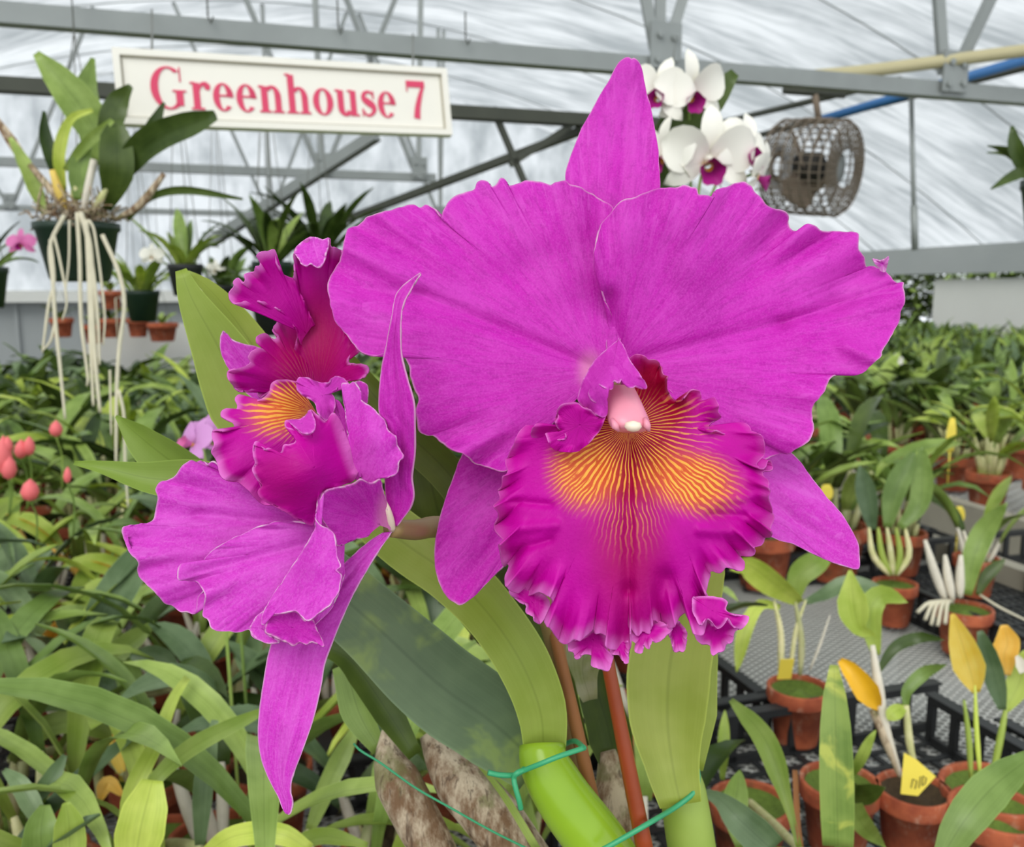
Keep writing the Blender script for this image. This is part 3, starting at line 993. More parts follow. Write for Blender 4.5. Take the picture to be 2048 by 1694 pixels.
pot_tag(r_, P(1568, 1358, d - .02), MAT['tag_yellow'], 0.03, 0.1)

# plant with the amber leaf and yellow label
r_, d = hero(1, 'orchid with an amber folded leaf and a big yellow written tag in its pot', MAT['bark'])
px_tube(r_, [(1800, 1555, d), (1775, 1490, d), (1745, 1420, d)], [4, 9, 7], MAT['dry'], 'pseudobulb')
px_tube(r_, [(1835, 1550, d), (1820, 1490, d), (1812, 1410, d)], [4, 8, 6], MAT['p_bulb'], 'pseudobulb')
px_tube(r_, [(1800, 1550, d), (1768, 1440, d), (1752, 1340, d), (1745, 1290, d)], [5, 8, 11, 5], MAT['p_husk'], 'pseudobulb', label='white papery pseudobulb')
px_blade(r_, [(1755, 1300, d), (1745, 1270, d), (1715, 1250, d), (1700, 1140, d + .01)], 66, MAT['p_yel'], roll=0.3, widths=[14, 10, 30, 62, 60, 34, 6])
px_blade(r_, [(1752, 1310, d), (1740, 1225, d), (1765, 1190, d), (1815, 1205, d - .02)], 46, MAT['p_yel'])
px_blade(r_, [(1755, 1345, d), (1790, 1295, d), (1840, 1275, d), (1888, 1280, d - .02)], 24, MAT['p_dark'])
px_blade(r_, [(1812, 1415, d), (1815, 1380, d), (1850, 1345, d), (1892, 1330, d - .02)], 26, MAT['p_mid'])
px_blade(r_, [(1680, 1320, d), (1705, 1345, d - .01), (1735, 1385, d - .01), (1760, 1420, d)], 50, MAT['tag_orange'], widths=[12, 34, 46, 52, 34, 6], fold=0.6, label='amber yellow dying leaf')
px_blade(r_, [(1810, 1415, d), (1790, 1425, d - .01), (1775, 1440, d - .01)], 30, MAT['p_yel'])
tg = empty('plant_tag_holder', P(1830, 1580, d))
bpy.data.objects.remove(tg)
m = MB()
A_, B_, C_, D_, E_ = [P(x, y, d - .04) for x, y in ((1808, 1505), (1834, 1520), (1872, 1553), (1836, 1592), (1801, 1588))]
nrm = (CAM - A_) / np.linalg.norm(CAM - A_) * 0.0005
m.add([A_, B_, C_, D_, E_, A_ - nrm, B_ - nrm, C_ - nrm, D_ - nrm, E_ - nrm], [(0, 1, 2, 3, 4), (9, 8, 7, 6, 5)] + [(i, (i + 1) % 5, (i + 1) % 5 + 5, i + 5) for i in range(5)])
o_tag = m.obj('plant_tag', MAT['tag_yellow'], r_, False)
m = MB()
for x0, y0, x1, y1 in ((1822, 1576, 1826, 1558), (1826, 1558, 1834, 1562), (1834, 1562, 1830, 1578), (1838, 1576, 1841, 1553), (1844, 1571, 1846, 1552), (1846, 1552, 1853, 1556), (1850, 1568, 1853, 1556), (1844, 1571, 1850, 1568)):
    m.bar(P(x0, y0, d - .0408), P(x1, y1, d - .0408), 0.0008, 0.0003)
m.obj('written_number', MAT['ink'], o_tag, False)

# golden-leaf plant at the right edge
r_, d = hero(2, 'orchid with golden yellow upright leaves in the terracotta pot at right edge')
bulb_to(r_, [(1942, 1555, d), (1938, 1480, d), (1928, 1400, d)], 12, MAT['p_yel'])
bulb_to(r_, [(1960, 1550, d), (1953, 1460, d), (1950, 1370, d)], 10, MAT['p_yel'])
bulb_to(r_, [(1985, 1550, d), (2000, 1480, d), (2015, 1400, d)], 14, MAT['p_yel'])
px_blade(r_, [(1952, 1385, d), (1940, 1340, d), (1925, 1290, d), (1905, 1228, d)], 62, MAT['p_gold'], widths=[14, 44, 62, 58, 48, 30, 8], fold=.3, label='golden yellow upright leaf')
px_blade(r_, [(2010, 1350, d), (2008, 1310, d), (2015, 1285, d), (2008, 1250, d)], 50, MAT['p_gold'], widths=[20, 40, 48, 44, 14], fold=.3, label='short golden yellow leaf')
px_blade(r_, [(2005, 1420, d), (1990, 1360, d), (1975, 1310, d), (1960, 1262, d)], 40, MAT['p_blue'], widths=[14, 34, 42, 36, 12])
px_blade(r_, [(2010, 1420, d), (2040, 1360, d), (2048, 1300, d)], 46, MAT['p_yel'])
px_blade(r_, [(2050, 1345, d - .02), (2044, 1330, d - .02), (2034, 1312, d - .02)], 22, MAT['p_husk'], widths=[20, 24, 8], label='white withered sheath')

# back right pot with white bulbs and roots
r_, d = hero(3, 'orchid with bare white pseudobulbs and spilling roots in a small clay pot')
for q in (((1890, 1200, d), (1868, 1140, d), (1850, 1080, d)), ((1905, 1200, d), (1895, 1150, d), (1890, 1110, d)), ((1920, 1195, d), (1920, 1150, d), (1922, 1110, d))):
    bulb_to(r_, q, 18, MAT['p_husk'])
px_blade(r_, [(1935, 1190, d), (1945, 1120, d), (1970, 1060, d), (2015, 1005, d - .03)], 44, MAT['p_mid'])
px_blade(r_, [(1955, 1190, d), (1975, 1150, d), (2010, 1118, d)], 24, MAT['p_dark'])
for x1, y1, xm in ((1850, 1240, 1868), (1862, 1250, 1876), (1875, 1252, 1886), (1835, 1225, 1860), (1890, 1248, 1895)):
    px_tube(r_, [(1905, 1205, d), (xm, 1205, d - .03), (x1, y1, d - .04)], 4, MAT['root'], 'root', 6, 8)
px_tube(r_, [(1960, 1190, d - .02), (2000, 1215, d - .05), (2060, 1245, d - .05)], 2.5, MAT['root'], 'root', 6, 8)

r_, d = hero(4, 'orchid with yellowing bulbs standing just left of the white bulbs')
for k in range(5):
    x = 1738 + 18 * k
    bulb_to(r_, [(1778 + 4 * k, 1150, d), (x + 8, 1110, d), (x, 1055, d)], 13, MAT['p_yel'] if k % 2 else MAT['p_bulb'])
px_blade(r_, [(1745, 1060, d), (1735, 1000, d), (1720, 930, d)], 40, MAT['p_blue'])
px_blade(r_, [(1775, 1055, d), (1790, 980, d), (1830, 900, d)], 44, MAT['p_mid'])
px_blade(r_, [(1800, 1055, d), (1840, 1000, d), (1845, 890, d)], 42, MAT['p_mid'])

# mottled strap leaf, lower right
r_, d = hero(5, 'orchid with one upright yellow mottled strap leaf at lower right')
px_blade(r_, [(1680, 1560, d - .02), (1676, 1694, .60), (1672, 1500, .60), (1668, 1330, .61)][1:], 66, MAT['p_mot'], widths=[58, 64, 66, 64, 58, 44, 16], fold=.12, n=20, label='broad yellow mottled strap leaf')
px_blade(r_, [(1690, 1560, d), (1715, 1530, d - .1), (1740, 1480, d - .12), (1752, 1460, d - .12)], 22, MAT['p_yel'])
px_blade(r_, [(1692, 1565, d), (1720, 1590, d - .05), (1770, 1575, d - .08)], 40, MAT['p_dark'])
px_blade(r_, [(1700, 1575, d), (1720, 1640, d - .1), (1770, 1694, d - .2)], 40, MAT['p_mid'])
bulb_to(r_, [(1685, 1560, d), (1680, 1620, .66), (1676, 1694, .61)], 40, MAT['p_mot'])

# arching lime leaf, lower middle right
r_, d = hero(6, 'orchid with one arching lime green leaf right of the plastic tie')
px_blade(r_, [(1598, 1694, .62), (1570, 1590, .64), (1530, 1480, .66), (1462, 1400, .70)], 48, MAT['p_yel'], n=20, widths=[12, 14, 26, 44, 46, 36, 10], label='arching lime green strap leaf')
px_blade(r_, [(1602, 1694, .62), (1595, 1640, .63), (1590, 1540, .66)], 10, MAT['stake_tan'], name='flower_stalk', widths=[10, 12, 10], label='dry reddish flower stalk')
px_tube(r_, [(1500, 1605, d), (1560, 1660, .74), (1600, 1700, .62)], [8, 10, 8], MAT['p_bulb'], 'pseudobulb')
px_blade(r_, [(1545, 1700, .6), (1480, 1640, .6), (1440, 1600, .61), (1395, 1580, .62)], 62, MAT['p_blue'], widths=[60, 70, 60, 30, 8], label='pale grey green leaf')
px_blade(r_, [(1480, 1694, .66), (1470, 1620, .68), (1480, 1540, .70)], 50, MAT['p_mid'])
px_blade(r_, [(1445, 1560, .8), (1447, 1500, .8), (1450, 1420, .82)], 24, MAT['p_yel'])

# leaf crossing the lower right corner
r_ = empty('potted_orchid', GZ(1985, 1760, BZ + 0.012), 'orchid whose olive green leaf slants across the lower right corner', 'potted orchid')
add_pot(r_, np.array(r_.location), 0.09, 0.075)
px_blade(r_, [(1880, 1720, .60), (1930, 1640, .60), (1990, 1570, .61), (2060, 1515, .62)], 74, MAT['p_mid'], widths=[30, 60, 74, 76, 60, 30], fold=.2, label='broad olive green leaf')
px_tube(r_, [(1985, 1745, depth_of(r_.location)), (1930, 1780, .66), (1880, 1722, .60)], [6, 8, 9], MAT['p_bulb'], 'pseudobulb')

# left foreground leaves
def left_plant(base_px, label, leaves):
    b = GZ(base_px[0], base_px[1], BZ + 0.012)
    r_ = empty('potted_orchid', b, label, 'potted orchid')
    add_pot(r_, b, 0.085, 0.075)
    top = b + np.array([0, 0, 0.07])
    for pts, w, mat, lab in leaves:
        o = px_blade(r_, pts, w if np.isscalar(w) else 1, MAT[mat], widths=None if np.isscalar(w) else w, n=18, label=lab)
        q = P(*pts[0])
        m = MB(); tt = np.linspace(0, 1, 6)[:, None]
        m.tube(top * (1 - tt) + q * tt + np.array([0, 0, -0.0]), [0.003, .005, .0055, .005, .004, .003], 8)
        m.obj('pseudobulb', MAT['p_bulb'], r_)
    return r_


left_plant((330, 1830), 'orchid with two long yellow green strap leaves, lower left of the lilac flower',
           [([(255, 1690, .62), (262, 1590, .63), (310, 1490, .65), (345, 1400, .68), (375, 1355, .70)], [26, 34, 36, 30, 24, 14], 'p_yel', 'long yellow green strap leaf'),
            ([(265, 1640, .60), (310, 1560, .60), (390, 1490, .62), (530, 1420, .64)], [14, 24, 34, 36, 30, 14], 'p_yel', None),
            ([(270, 1720, .57), (285, 1640, .57), (305, 1560, .58)], [70, 96, 86, 40], 'p_yel', 'broad bright green leaf'),
            ([(400, 1690, .66), (408, 1560, .66), (430, 1440, .67)], [20, 38, 40, 14], 'p_blue', None)])
left_plant((90, 1860), 'orchid with short glossy rounded leaves in the lower left corner',
           [([(140, 1720, .58), (138, 1650, .58), (132, 1605, .58)], [56, 62, 54, 14], 'p_yel', 'bright green rounded leaf'),
            ([(85, 1720, .60), (82, 1660, .60), (90, 1610, .61)], [64, 72, 56, 18], 'p_mid', None),
            ([(80, 1640, .64), (40, 1570, .65), (8, 1540, .66)], [30, 40, 34, 10], 'p_blue', None),
            ([(70, 1600, .66), (100, 1560, .66), (130, 1510, .67)], [20, 36, 30, 10], 'p_blue', None)])
left_plant((560, 1880), 'orchid with a low arching green leaf at the bottom edge',
           [([(620, 1700, .55), (560, 1668, .55), (470, 1672, .56), (400, 1715, .58)], [24, 40, 44, 40, 20], 'p_yel', None),
            ([(560, 1710, .60), (640, 1672, .60), (735, 1690, .60)], [20, 34, 30, 10], 'p_yel', None),
            ([(620, 1660, .75), (660, 1560, .76), (720, 1440, .78)], [20, 38, 40, 12], 'p_mid', None)])
left_plant((200, 1600), 'grey green orchid with yellow old leaves, left of the long strap leaves',
           [([(20, 1520, .82), (90, 1455, .82), (160, 1445, .82), (235, 1480, .83)], [14, 40, 46, 40, 12], 'p_mid', None),
            ([(245, 1545, .80), (225, 1500, .80), (212, 1480, .80)], [14, 22, 24, 10], 'p_gold', 'golden yellow old leaf'),
            ([(255, 1530, .81), (240, 1480, .81), (228, 1448, .81)], [14, 26, 26, 10], 'p_gold', None),
            ([(200, 1600, .80), (215, 1565, .80), (245, 1590, .80)], [10, 30, 24, 8], 'p_gold', None),
            ([(180, 1440, .86), (155, 1390, .86), (92, 1385, .86)], [20, 46, 40, 12], 'p_blue', None),
            ([(190, 1440, .86), (240, 1430, .86), (310, 1400, .87)], [20, 40, 38, 12], 'p_blue', None)])
left_plant((180, 1520), 'orchid with a whorl of grey green oval leaves, middle left',
           [([(150, 1400, .95), (125, 1320, .95), (45, 1265, .95)], [20, 44, 40, 10], 'p_blue', None),
            ([(160, 1350, .95), (150, 1300, .95), (130, 1262, .95)], [30, 48, 46, 16], 'p_blue', None),
            ([(200, 1340, .95), (240, 1300, .96), (310, 1245, .97)], [24, 46, 40, 10], 'p_mid', None),
            ([(205, 1345, .95), (215, 1370, .93), (180, 1395, .92)], [20, 40, 34, 10], 'p_blue', None),
            ([(350, 1350, .95), (310, 1320, .95), (260, 1310, .95)], [30, 60, 50, 10], 'p_blue', None),
            ([(405, 1330, .97), (430, 1300, .98), (475, 1280, .99)], [16, 40, 44, 20], 'p_blue', None),
            ([(385, 1370, .95), (410, 1390, .94), (420, 1440, .94)], [30, 56, 50, 12], 'p_blue', None)])

# small flowers and buds among the plants
def bud_spray(px_list, d, label):
    x0, y0 = px_list[0][:2]
    foot = P(x0 + 12, y0 + 120, d + 0.05)
    r_ = empty('coral_flower', foot, label, 'flower')
    for x, y, w, h in px_list:
        q = P(x, y, d)
        up = np.array([0.1, 0, 1.0])
        s = d / FPX
        m = MB(); m.lathe(q - up * h * s / 2, [(0.0005, 0), (w * s * .35, h * s * .12), (w * s * .5, h * s * .4), (w * s * .36, h * s * .75), (0.0005, h * s)], 10, axis=up)
        m.obj('bud', MAT['coral'], r_)
        m = MB(); m.tube(spline(np.array([foot, (foot + q) / 2 + [0.0, 0.01, 0], q - up * h * s * .45]), 8), 0.0012, 6)
        m.obj('stalk', MAT['p_mid'], r_)
    return r_


bud_spray([(6, 910, 36, 80), (15, 890, 22, 36), (18, 935, 30, 50)], 1.25, 'coral pink buds at the left edge of the photo')
bud_spray([(42, 898, 26, 40), (58, 892, 24, 40)], 1.3, 'pair of small coral pink buds beside the left edge buds')
bud_spray([(112, 857, 26, 34)], 1.4, 'single coral pink bud, highest of the coral buds')
bud_spray([(60, 980, 36, 46)], 1.15, 'single broad coral pink bud, lowest of the coral buds')
bud_spray([(135, 950, 16, 34)], 1.15, 'small coral bud behind the yellow curled leaf tip')


def small_flower(name, c, size, petal, lip, throat, label, group=None, tilt=(0, -1, 0.1), spin=0.0, seed=0, parent=None):
    """open cattleya bloom: three sepals, two broad petals, frilled lip"""
    R = random.Random(seed)
    f = np.asarray(tilt, float); f /= np.linalg.norm(f)
    ex = np.cross(f, [0, 0, 1.0]); ex /= np.linalg.norm(ex); ez = np.cross(ex, f)
    root = empty(name, c, label, 'flower', group) if parent is None else parent
    c = np.asarray(c, float)
    host = root
    if parent is not None:
        m = MB(); m.lathe(c, [(0.0004, -size * .12), (size * .07, 0), (0.0004, size * .1)], 8, axis=f)
        host = m.obj(name, petal, parent)
    for k, (an, L, w) in enumerate(((90, 1.0, .34), (210, .95, .32), (330, .95, .32), (20, .98, .72), (160, .98, .72))):
        an = math.radians(an) + spin
        dr = math.cos(an) * ex + math.sin(an) * ez
        n = 8
        t = np.linspace(0.04, 1, n)[:, None]
        off = (0.012 if k > 2 else 0) * size * 10
        path = c + dr * t * L * size / 2 + f * (0.10 * size * np.sin(t * 2.6) - 0.06 * size * t ** 2 + (0.02 * size if k > 2 else 0))
        m = MB(); m.blade(path, leaf_w(n, w * size / 2 * 1.25, 0.6, .25), f, R.uniform(-.1, .25), 0.0008, R.uniform(-.3, .3))
        o = m.obj('petal' if k > 2 else 'sepal', petal, host)
    m = MB()
    n = 16
    V = []
    for i in range(5):
        t = i / 4
        for j in range(n):
            a_ = 2 * math.pi * j / n
            rr = size * (0.03 + 0.095 * t ** 1.4) * (1 + 0.12 * t * math.sin(5 * a_))
            V.append(c + f * size * (0.02 + 0.22 * t) + (-0.06 - 0.06 * t) * size * ez + rr * (math.cos(a_) * ex + math.sin(a_) * ez))
    m.add(V, [(i * n + j, i * n + (j + 1) % n, (i + 1) * n + (j + 1) % n, (i + 1) * n + j) for i in range(4) for j in range(n)])
    for i_ in range(len(m.m)):
        if i_ < n: m.m[i_] = 1
    m.obj('lip', [lip, throat], host)
    return root


cflow = P(392, 885, 0.75)
small_flower('lilac_flower', cflow, 0.05, MAT['lilac_petal'], MAT['pink_petal'], MAT['yellow_throat'], 'pale lilac flower blurred behind the left lip lobes', tilt=(-.5, -.6, .5), seed=3)
small_flower('lilac_flower', P(425, 880, 0.80), 0.05, MAT['lilac_petal'], MAT['lilac_petal'], MAT['yellow_throat'], 'pale lilac flower touching the left lip edge', tilt=(.3, -.8, .4), seed=4)
for o_, q_ in zip([o for o in COL.objects if o.name.startswith('lilac_flower')], (cflow, P(425, 880, 0.80))):
    m = MB(); m.tube([q_ + [0, .012, 0], q_ + [.005, .03, -.08], [q_[0] + .01, q_[1] + .04, BZ + .05], [q_[0] + .01, q_[1] + .04, BZ]], .0016, 6); m.obj('flower_stalk', MAT['p_mid'], o_)
small_flower('white_flower', P(1790, 725, 3.6), 0.075, MAT['white_petal'], MAT['white_petal'], MAT['yellow_throat'], 'single white flower on the second bench right of the big petal', seed=5)
small_flower('lilac_flower', P(2000, 750, 4.2), 0.06, MAT['lilac_petal'], MAT['pink_petal'], MAT['yellow_throat'], 'tiny lilac flower on the second bench near the right edge', seed=6)
for x, y, dd, h, lab in ((1902, 870, 2.2, 0.085, 'yellow upright leaf tag on the second bench'), (1917, 1030, 1.75, 0.035, 'small yellow tag left of the slanting leaf'), (1652, 985, 1.6, 0.03, 'small yellow tag beside the right lower sepal')):
    q = P(x, y, dd)
    m = MB(); m.blade(np.array([q - [0, 0, h / 2], q - [0, 0, h / 4], q, q + [0, 0, h / 4], q + [0, 0, h / 2]]), [0.008, 0.012, 0.013, 0.011, 0.006], np.array([0.1, -1, 0.2]), 0.1, 0.0008)
    m.bar(q - [0, 0, h / 2], q - [0, 0, h / 2 + 0.08], 0.003, 0.002)
    tag(m.obj('plant_label', MAT['tag_yellow']), lab, 'tag')

# ================================================================== HANGING THINGS
def hanger(root, rim_pts, top, mat=None, r=0.0012):
    for q in rim_pts:
        m = MB(); m.tube([q, top], r, 6); m.obj('hanger_wire', mat or MAT['wire'], root)


# --- big hanging orchid at upper left
dh = 1.38
pc = P(157, 500, dh)
hg = empty('hanging_orchid', pc, 'large hanging orchid with dangling pale roots at upper left', 'hanging plant')
s_ = dh / FPX
m = MB(); m.lathe(pc - [0, 0, 0.048], [(0.0005, 0), (0.040, 0), (0.044, 0.006), (0.058, 0.075), (0.062, 0.078), (0.062, 0.088), (0.056, 0.088), (0.052, 0.07), (0.0005, 0.066)], 26)
m.obj('pot', MAT['green_pot'], hg)
m = MB(); R = random.Random(2)
for k in range(170):
    az, e = R.uniform(0, 6.28), R.uniform(-0.2, 1.3)
    p0 = pc + np.array([R.uniform(-.045, .045), R.uniform(-.045, .045), 0.035 + R.uniform(0, .02)])
    L = R.uniform(.02, .055)
    p1 = p0 + L * np.array([math.cos(az) * math.cos(e), math.sin(az) * math.cos(e), math.sin(e)])
    m.tube([p0, (p0 + p1) / 2 + [0, 0, .006], p1], 0.0011, 5)
o = m.obj('root_mat', MAT['dry'], hg); o['kind'] = 'stuff'
for pts, w, mat in (
        ([(205, 330, dh), (190, 260, dh), (140, 185, dh - .02), (72, 106, dh - .03)], [16, 62, 74, 68, 48, 14], 'p_mid'),
        ([(190, 330, dh + .02), (178, 240, dh + .02), (172, 180, dh + .02), (186, 116, dh + .02)], [16, 40, 52, 50, 34, 8], 'p_mid'),
        ([(215, 290, dh + .01), (225, 235, dh), (240, 200, dh), (262, 172, dh - .01)], [20, 46, 50, 40, 12], 'p_dark'),
        ([(215, 420, dh), (232, 350, dh - .03), (232, 290, dh - .04), (232, 240, dh - .03)], [14, 40, 64, 66, 58, 20], 'p_dark'),
        ([(225, 400, dh), (255, 330, dh - .02), (310, 275, dh - .04), (432, 230, dh - .06)], [12, 30, 50, 58, 54, 48, 20], 'p_dark'),
        ([(265, 320, dh - .01), (300, 265, dh - .02), (328, 205, dh - .02)], [24, 34, 26, 6], 'p_dark'),
        ([(130, 400, dh), (105, 320, dh), (90, 270, dh), (88, 222, dh)], [10, 22, 30, 24, 6], 'p_dark'),
        ([(130, 340, dh - .03), (170, 290, dh - .04), (225, 240, dh - .04)], [10, 20, 22, 10], 'p_mid'),
        ([(128, 380, dh), (118, 310, dh - .02), (140, 240, dh - .03), (185, 220, dh - .03)], [10, 22, 24, 16, 8], 'p_yel'),
        ([(155, 400, dh - .02), (160, 330, dh - .03), (178, 290, dh - .03)], [14, 36, 40, 14], 'p_mid'),
        ([(255, 440, dh), (300, 395, dh - .01), (370, 380, dh - .02), (485, 398, dh - .04)], [8, 14, 18, 14, 5], 'p_dark'),
        ([(90, 430, dh), (55, 340, dh - .01), (20, 275, dh - .02)], [10, 30, 26, 8], 'p_mid'),
        ([(100, 420, dh), (40, 310, dh + .02), (-20, 220, dh + .02)], [10, 16, 22, 8], 'dry')):
    px_blade(hg, pts, 1, MAT[mat], widths=w, n=16, roll=random.uniform(-.25, .25))
for pts, w, mat in (([(140, 430, dh), (110, 390, dh - .02), (60, 330, dh - .02)], [5, 8, 6], 'dry'), ([(150, 430, dh), (125, 400, dh - .02), (104, 340, dh - .03)], [5, 10, 6], 'p_gold'),
                    ([(165, 430, dh - .02), (175, 380, dh - .03), (188, 320, dh - .03)], [5, 8, 7], 'p_husk'), ([(180, 430, dh), (200, 400, dh - .02), (215, 370, dh - .02)], [5, 8, 5], 'p_bulb'),
                    ([(230, 440, dh), (280, 410, dh - .01), (328, 348, dh - .02)], [5, 9, 5], 'dry'), ([(150, 425, dh), (150, 380, dh - .02), (155, 340, dh - .02)], [5, 9, 5], 'p_bulb')):
    px_tube(hg, pts, w, MAT[mat], 'pseudobulb', 8, 8)
dr = dh - .085
for pts, w in (([(152, 425, dr), (158, 520, dr), (166, 640, dr), (172, 755, dr), (170, 772, dr)], 5.5), ([(160, 425, dr), (180, 500, dr), (188, 640, dr), (196, 740, dr), (200, 825, dr)], 7),
               ([(166, 430, dr), (186, 520, dr), (198, 640, dr), (203, 730, dr)], 5), ([(205, 470, dr), (238, 545, dr), (246, 610, dr), (238, 700, dr), (232, 790, dr), (232, 930, dr)], 5.5),
               ([(236, 780, dr), (248, 830, dr), (252, 920, dr), (252, 1015, dr)], 4), ([(125, 430, dr), (98, 490, dr), (104, 560, dr), (112, 640, dr), (122, 730, dr), (132, 838, dr)], 5.5),
               ([(104, 480, dr), (106, 560, dr), (98, 610, dr), (82, 705, dr)], 4.5), ([(112, 640, dr), (98, 680, dr), (84, 700, dr)], 4), ([(112, 470, dr), (122, 520, dr), (130, 600, dr), (125, 640, dr)], 3.5),
               ([(216, 740, dr), (222, 800, dr), (226, 870, dr)], 3), ([(172, 440, dr), (176, 560, dr), (184, 700, dr), (190, 812, dr)], 6), ([(140, 440, dr), (134, 520, dr), (128, 590, dr)], 3), ([(180, 440, dr), (192, 470, dr), (212, 620, dr), (210, 690, dr)], 3.5)):
    px_tube(hg, [(x_ + random.uniform(-4, 4), y_, d_) for x_, y_, d_ in pts], [w * .8, w * .75, w * .7, w * .45], MAT['root'], 'root', 8, 30)
topw = H(*(lambda q: (q @ BX, 2.37 - .034, 2.145))(GA(148, 20, 2.36)))
hanger(hg, [P(95, 455, dh), P(220, 455, dh), P(157, 450, dh + .06)], P(148, 62, dh + .3), r=0.0010)
m = MB(); m.tube(spline(np.array([P(148, 62, dh + .3), (P(148, 62, dh + .3) + topw) / 2, topw, topw + AX * 0.05]), 10), 0.0016, 6); m.obj('hanger_hook', MAT['dark_steel'], hg)

# --- the sign
dl, drr = 1.50, 1.72
c00, c10, c11, c01 = P(233, 101, dl), P(893, 142, drr), P(901, 274, drr), P(238, 252, dl)
org = c01
ux = c11 - c01; Wsg = np.linalg.norm(ux); ux /= Wsg
uy0 = (c00 - c01); uy = uy0 - (uy0 @ ux) * ux; Hs = (np.linalg.norm(c00 - c01) + np.linalg.norm(c10 - c11)) / 2; uy /= np.linalg.norm(uy)
un = np.cross(ux, uy)
if un @ (CAM - org) < 0: un = -un
cen = org + ux * Wsg / 2 + uy * Hs / 2
sg = empty('greenhouse_sign', cen, 'cream hanging sign reading Greenhouse 7 in red serif letters', 'sign')
m = MB(); m.box(cen, ux * Wsg / 2, uy * Hs / 2, un * 0.006); m.obj('board', MAT['sign'], sg, False)
fw, gv = 0.011, 0.0035
m = MB()
for sx in (-1, 1):
    m.box(cen + ux * sx * (Wsg / 2 - fw / 2) + un * 0.0095, ux * fw / 2, uy * Hs / 2, un * 0.0035)
    m.box(cen + uy * sx * (Hs / 2 - fw / 2) + un * 0.0095, ux * (Wsg / 2 - fw), uy * fw / 2, un * 0.0035)
m.obj('frame', MAT['sign'], sg, False)
m = MB()
for sx in (-1, 1):
    m.box(cen + ux * sx * (Wsg / 2 - fw - gv / 2) + un * 0.0066, ux * gv / 2, uy * (Hs / 2 - fw), un * 0.0006)
    m.box(cen + uy * sx * (Hs / 2 - fw - gv / 2) + un * 0.0066, ux * (Wsg / 2 - fw), uy * gv / 2, un * 0.0006)
m.obj('groove', MAT['sign_edge'], sg, False)


def rect(x0, y0, x1, y1): return [[(x0, y0), (x1, y0), (x1, y1), (x0, y1)]]


def ring(cx, cy, ro, yo, ri, yi, a0, a1, n=28):
    A = np.radians(np.linspace(a0, a1, n))
    out = []
    for p, q in zip(A[:-1], A[1:]):
        out.append([(cx + ro * math.cos(p), cy + yo * math.sin(p)), (cx + ro * math.cos(q), cy + yo * math.sin(q)),
                    (cx + ri * math.cos(q), cy + yi * math.sin(q)), (cx + ri * math.cos(p), cy + yi * math.sin(p))])
    return out


def stroke(pts, ws, n=26):
    q = spline([(x, y, w) for (x, y), w in zip(pts, ws)], n)
    T = np.gradient(q[:, :2], axis=0); T /= np.linalg.norm(T, axis=1)[:, None]
    N = np.stack([-T[:, 1], T[:, 0]], 1) * q[:, 2:3] / 2
    a, b = q[:, :2] + N, q[:, :2] - N
    return [[tuple(a[i]), tuple(a[i + 1]), tuple(b[i + 1]), tuple(b[i])] for i in range(n - 1)]


def ell(cx, cy, r): return [[(cx + r * math.cos(t), cy + r * math.sin(t)) for t in np.linspace(0, 2 * math.pi, 14, endpoint=False)]]


L_n = rect(.07, .03, .20, .44) + rect(.02, 0, .26, .032) + rect(.02, .42, .12, .452) + ring(.29, .27, .18, .19, .055, .145, 0, 140) + rect(.345, .03, .47, .28) + rect(.29, 0, .52, .032)
L_h = rect(.07, .03, .20, .66) + rect(.02, 0, .26, .032) + rect(.02, .644, .12, .676) + ring(.29, .27, .18, .19, .055, .145, 0, 140) + rect(.345, .03, .47, .28) + rect(.29, 0, .52, .032)
L_e = ring(.225, .225, .20, .235, .075, .205, 4, 318) + rect(.12, .235, .425, .265) + ring(.225, .225, .20, .235, .10, .205, 0, 40)
L_G = ring(.37, .335, .34, .35, .195, .318, 52, 318) + rect(.585, .44, .612, .68) + rect(.50, .05, .64, .29) + rect(.44, .275, .70, .305)
L_r = rect(.07, .03, .20, .44) + rect(.02, 0, .28, .032) + rect(.02, .42, .12, .452) + stroke([(.19, .33), (.25, .42), (.35, .425)], [.03, .06, .08]) + ell(.355, .385, .06)
L_o = ring(.235, .225, .215, .235, .085, .205, 0, 360)
L_u = rect(.07, .14, .20, .44) + rect(.02, .42, .12, .452) + ring(.235, .15, .165, .16, .035, .10, 180, 330) + rect(.345, .03, .47, .44) + rect(.29, .42, .40, .452) + rect(.345, 0, .53, .032)
L_s = stroke([(.30, .33), (.27, .41), (.18, .435), (.09, .39), (.09, .31), (.18, .25), (.28, .19), (.30, .11), (.22, .03), (.12, .03), (.05, .12)], [.03, .04, .05, .08, .11, .13, .12, .09, .05, .04, .03]) + rect(.285, .31, .31, .45) + rect(.04, 0, .065, .14)
L_7 = rect(.05, .56, .46, .675) + stroke([(.445, .62), (.35, .42), (.27, .2), (.235, 0)], [.05, .09, .12, .14]) + rect(.04, .48, .065, .675)
em = 0.104
txt = [(L_G, .76), (L_r, .43), (L_e, .46), (L_e, .46), (L_n, .56), (L_h, .56), (L_o, .48), (L_u, .56), (L_s, .37), (L_e, .46), (None, .2), (L_7, .5)]
tw = sum(w for _, w in txt) * em
x = 0.052
scale_x = (Wsg - 0.095) / tw
for polys, w in txt:
    if polys:
        m = MB()
        for i, pl in enumerate(polys):
            z = 0.0066 + 0.00002 * (i % 3)
            V = [org + ux * (x + px_ * em * scale_x) + uy * (Hs * .24 + py_ * em) + un * z for px_, py_ in pl]
            n = len(V)
            V2 = [v + un * 0.0012 for v in V]
            m.add(V + V2, [tuple(range(n, 2 * n))] + [(i_, (i_ + 1) % n, n + (i_ + 1) % n, n + i_) for i_ in range(n)])
        m.obj('letter', MAT['red'], sg, False)
    x += w * em * scale_x
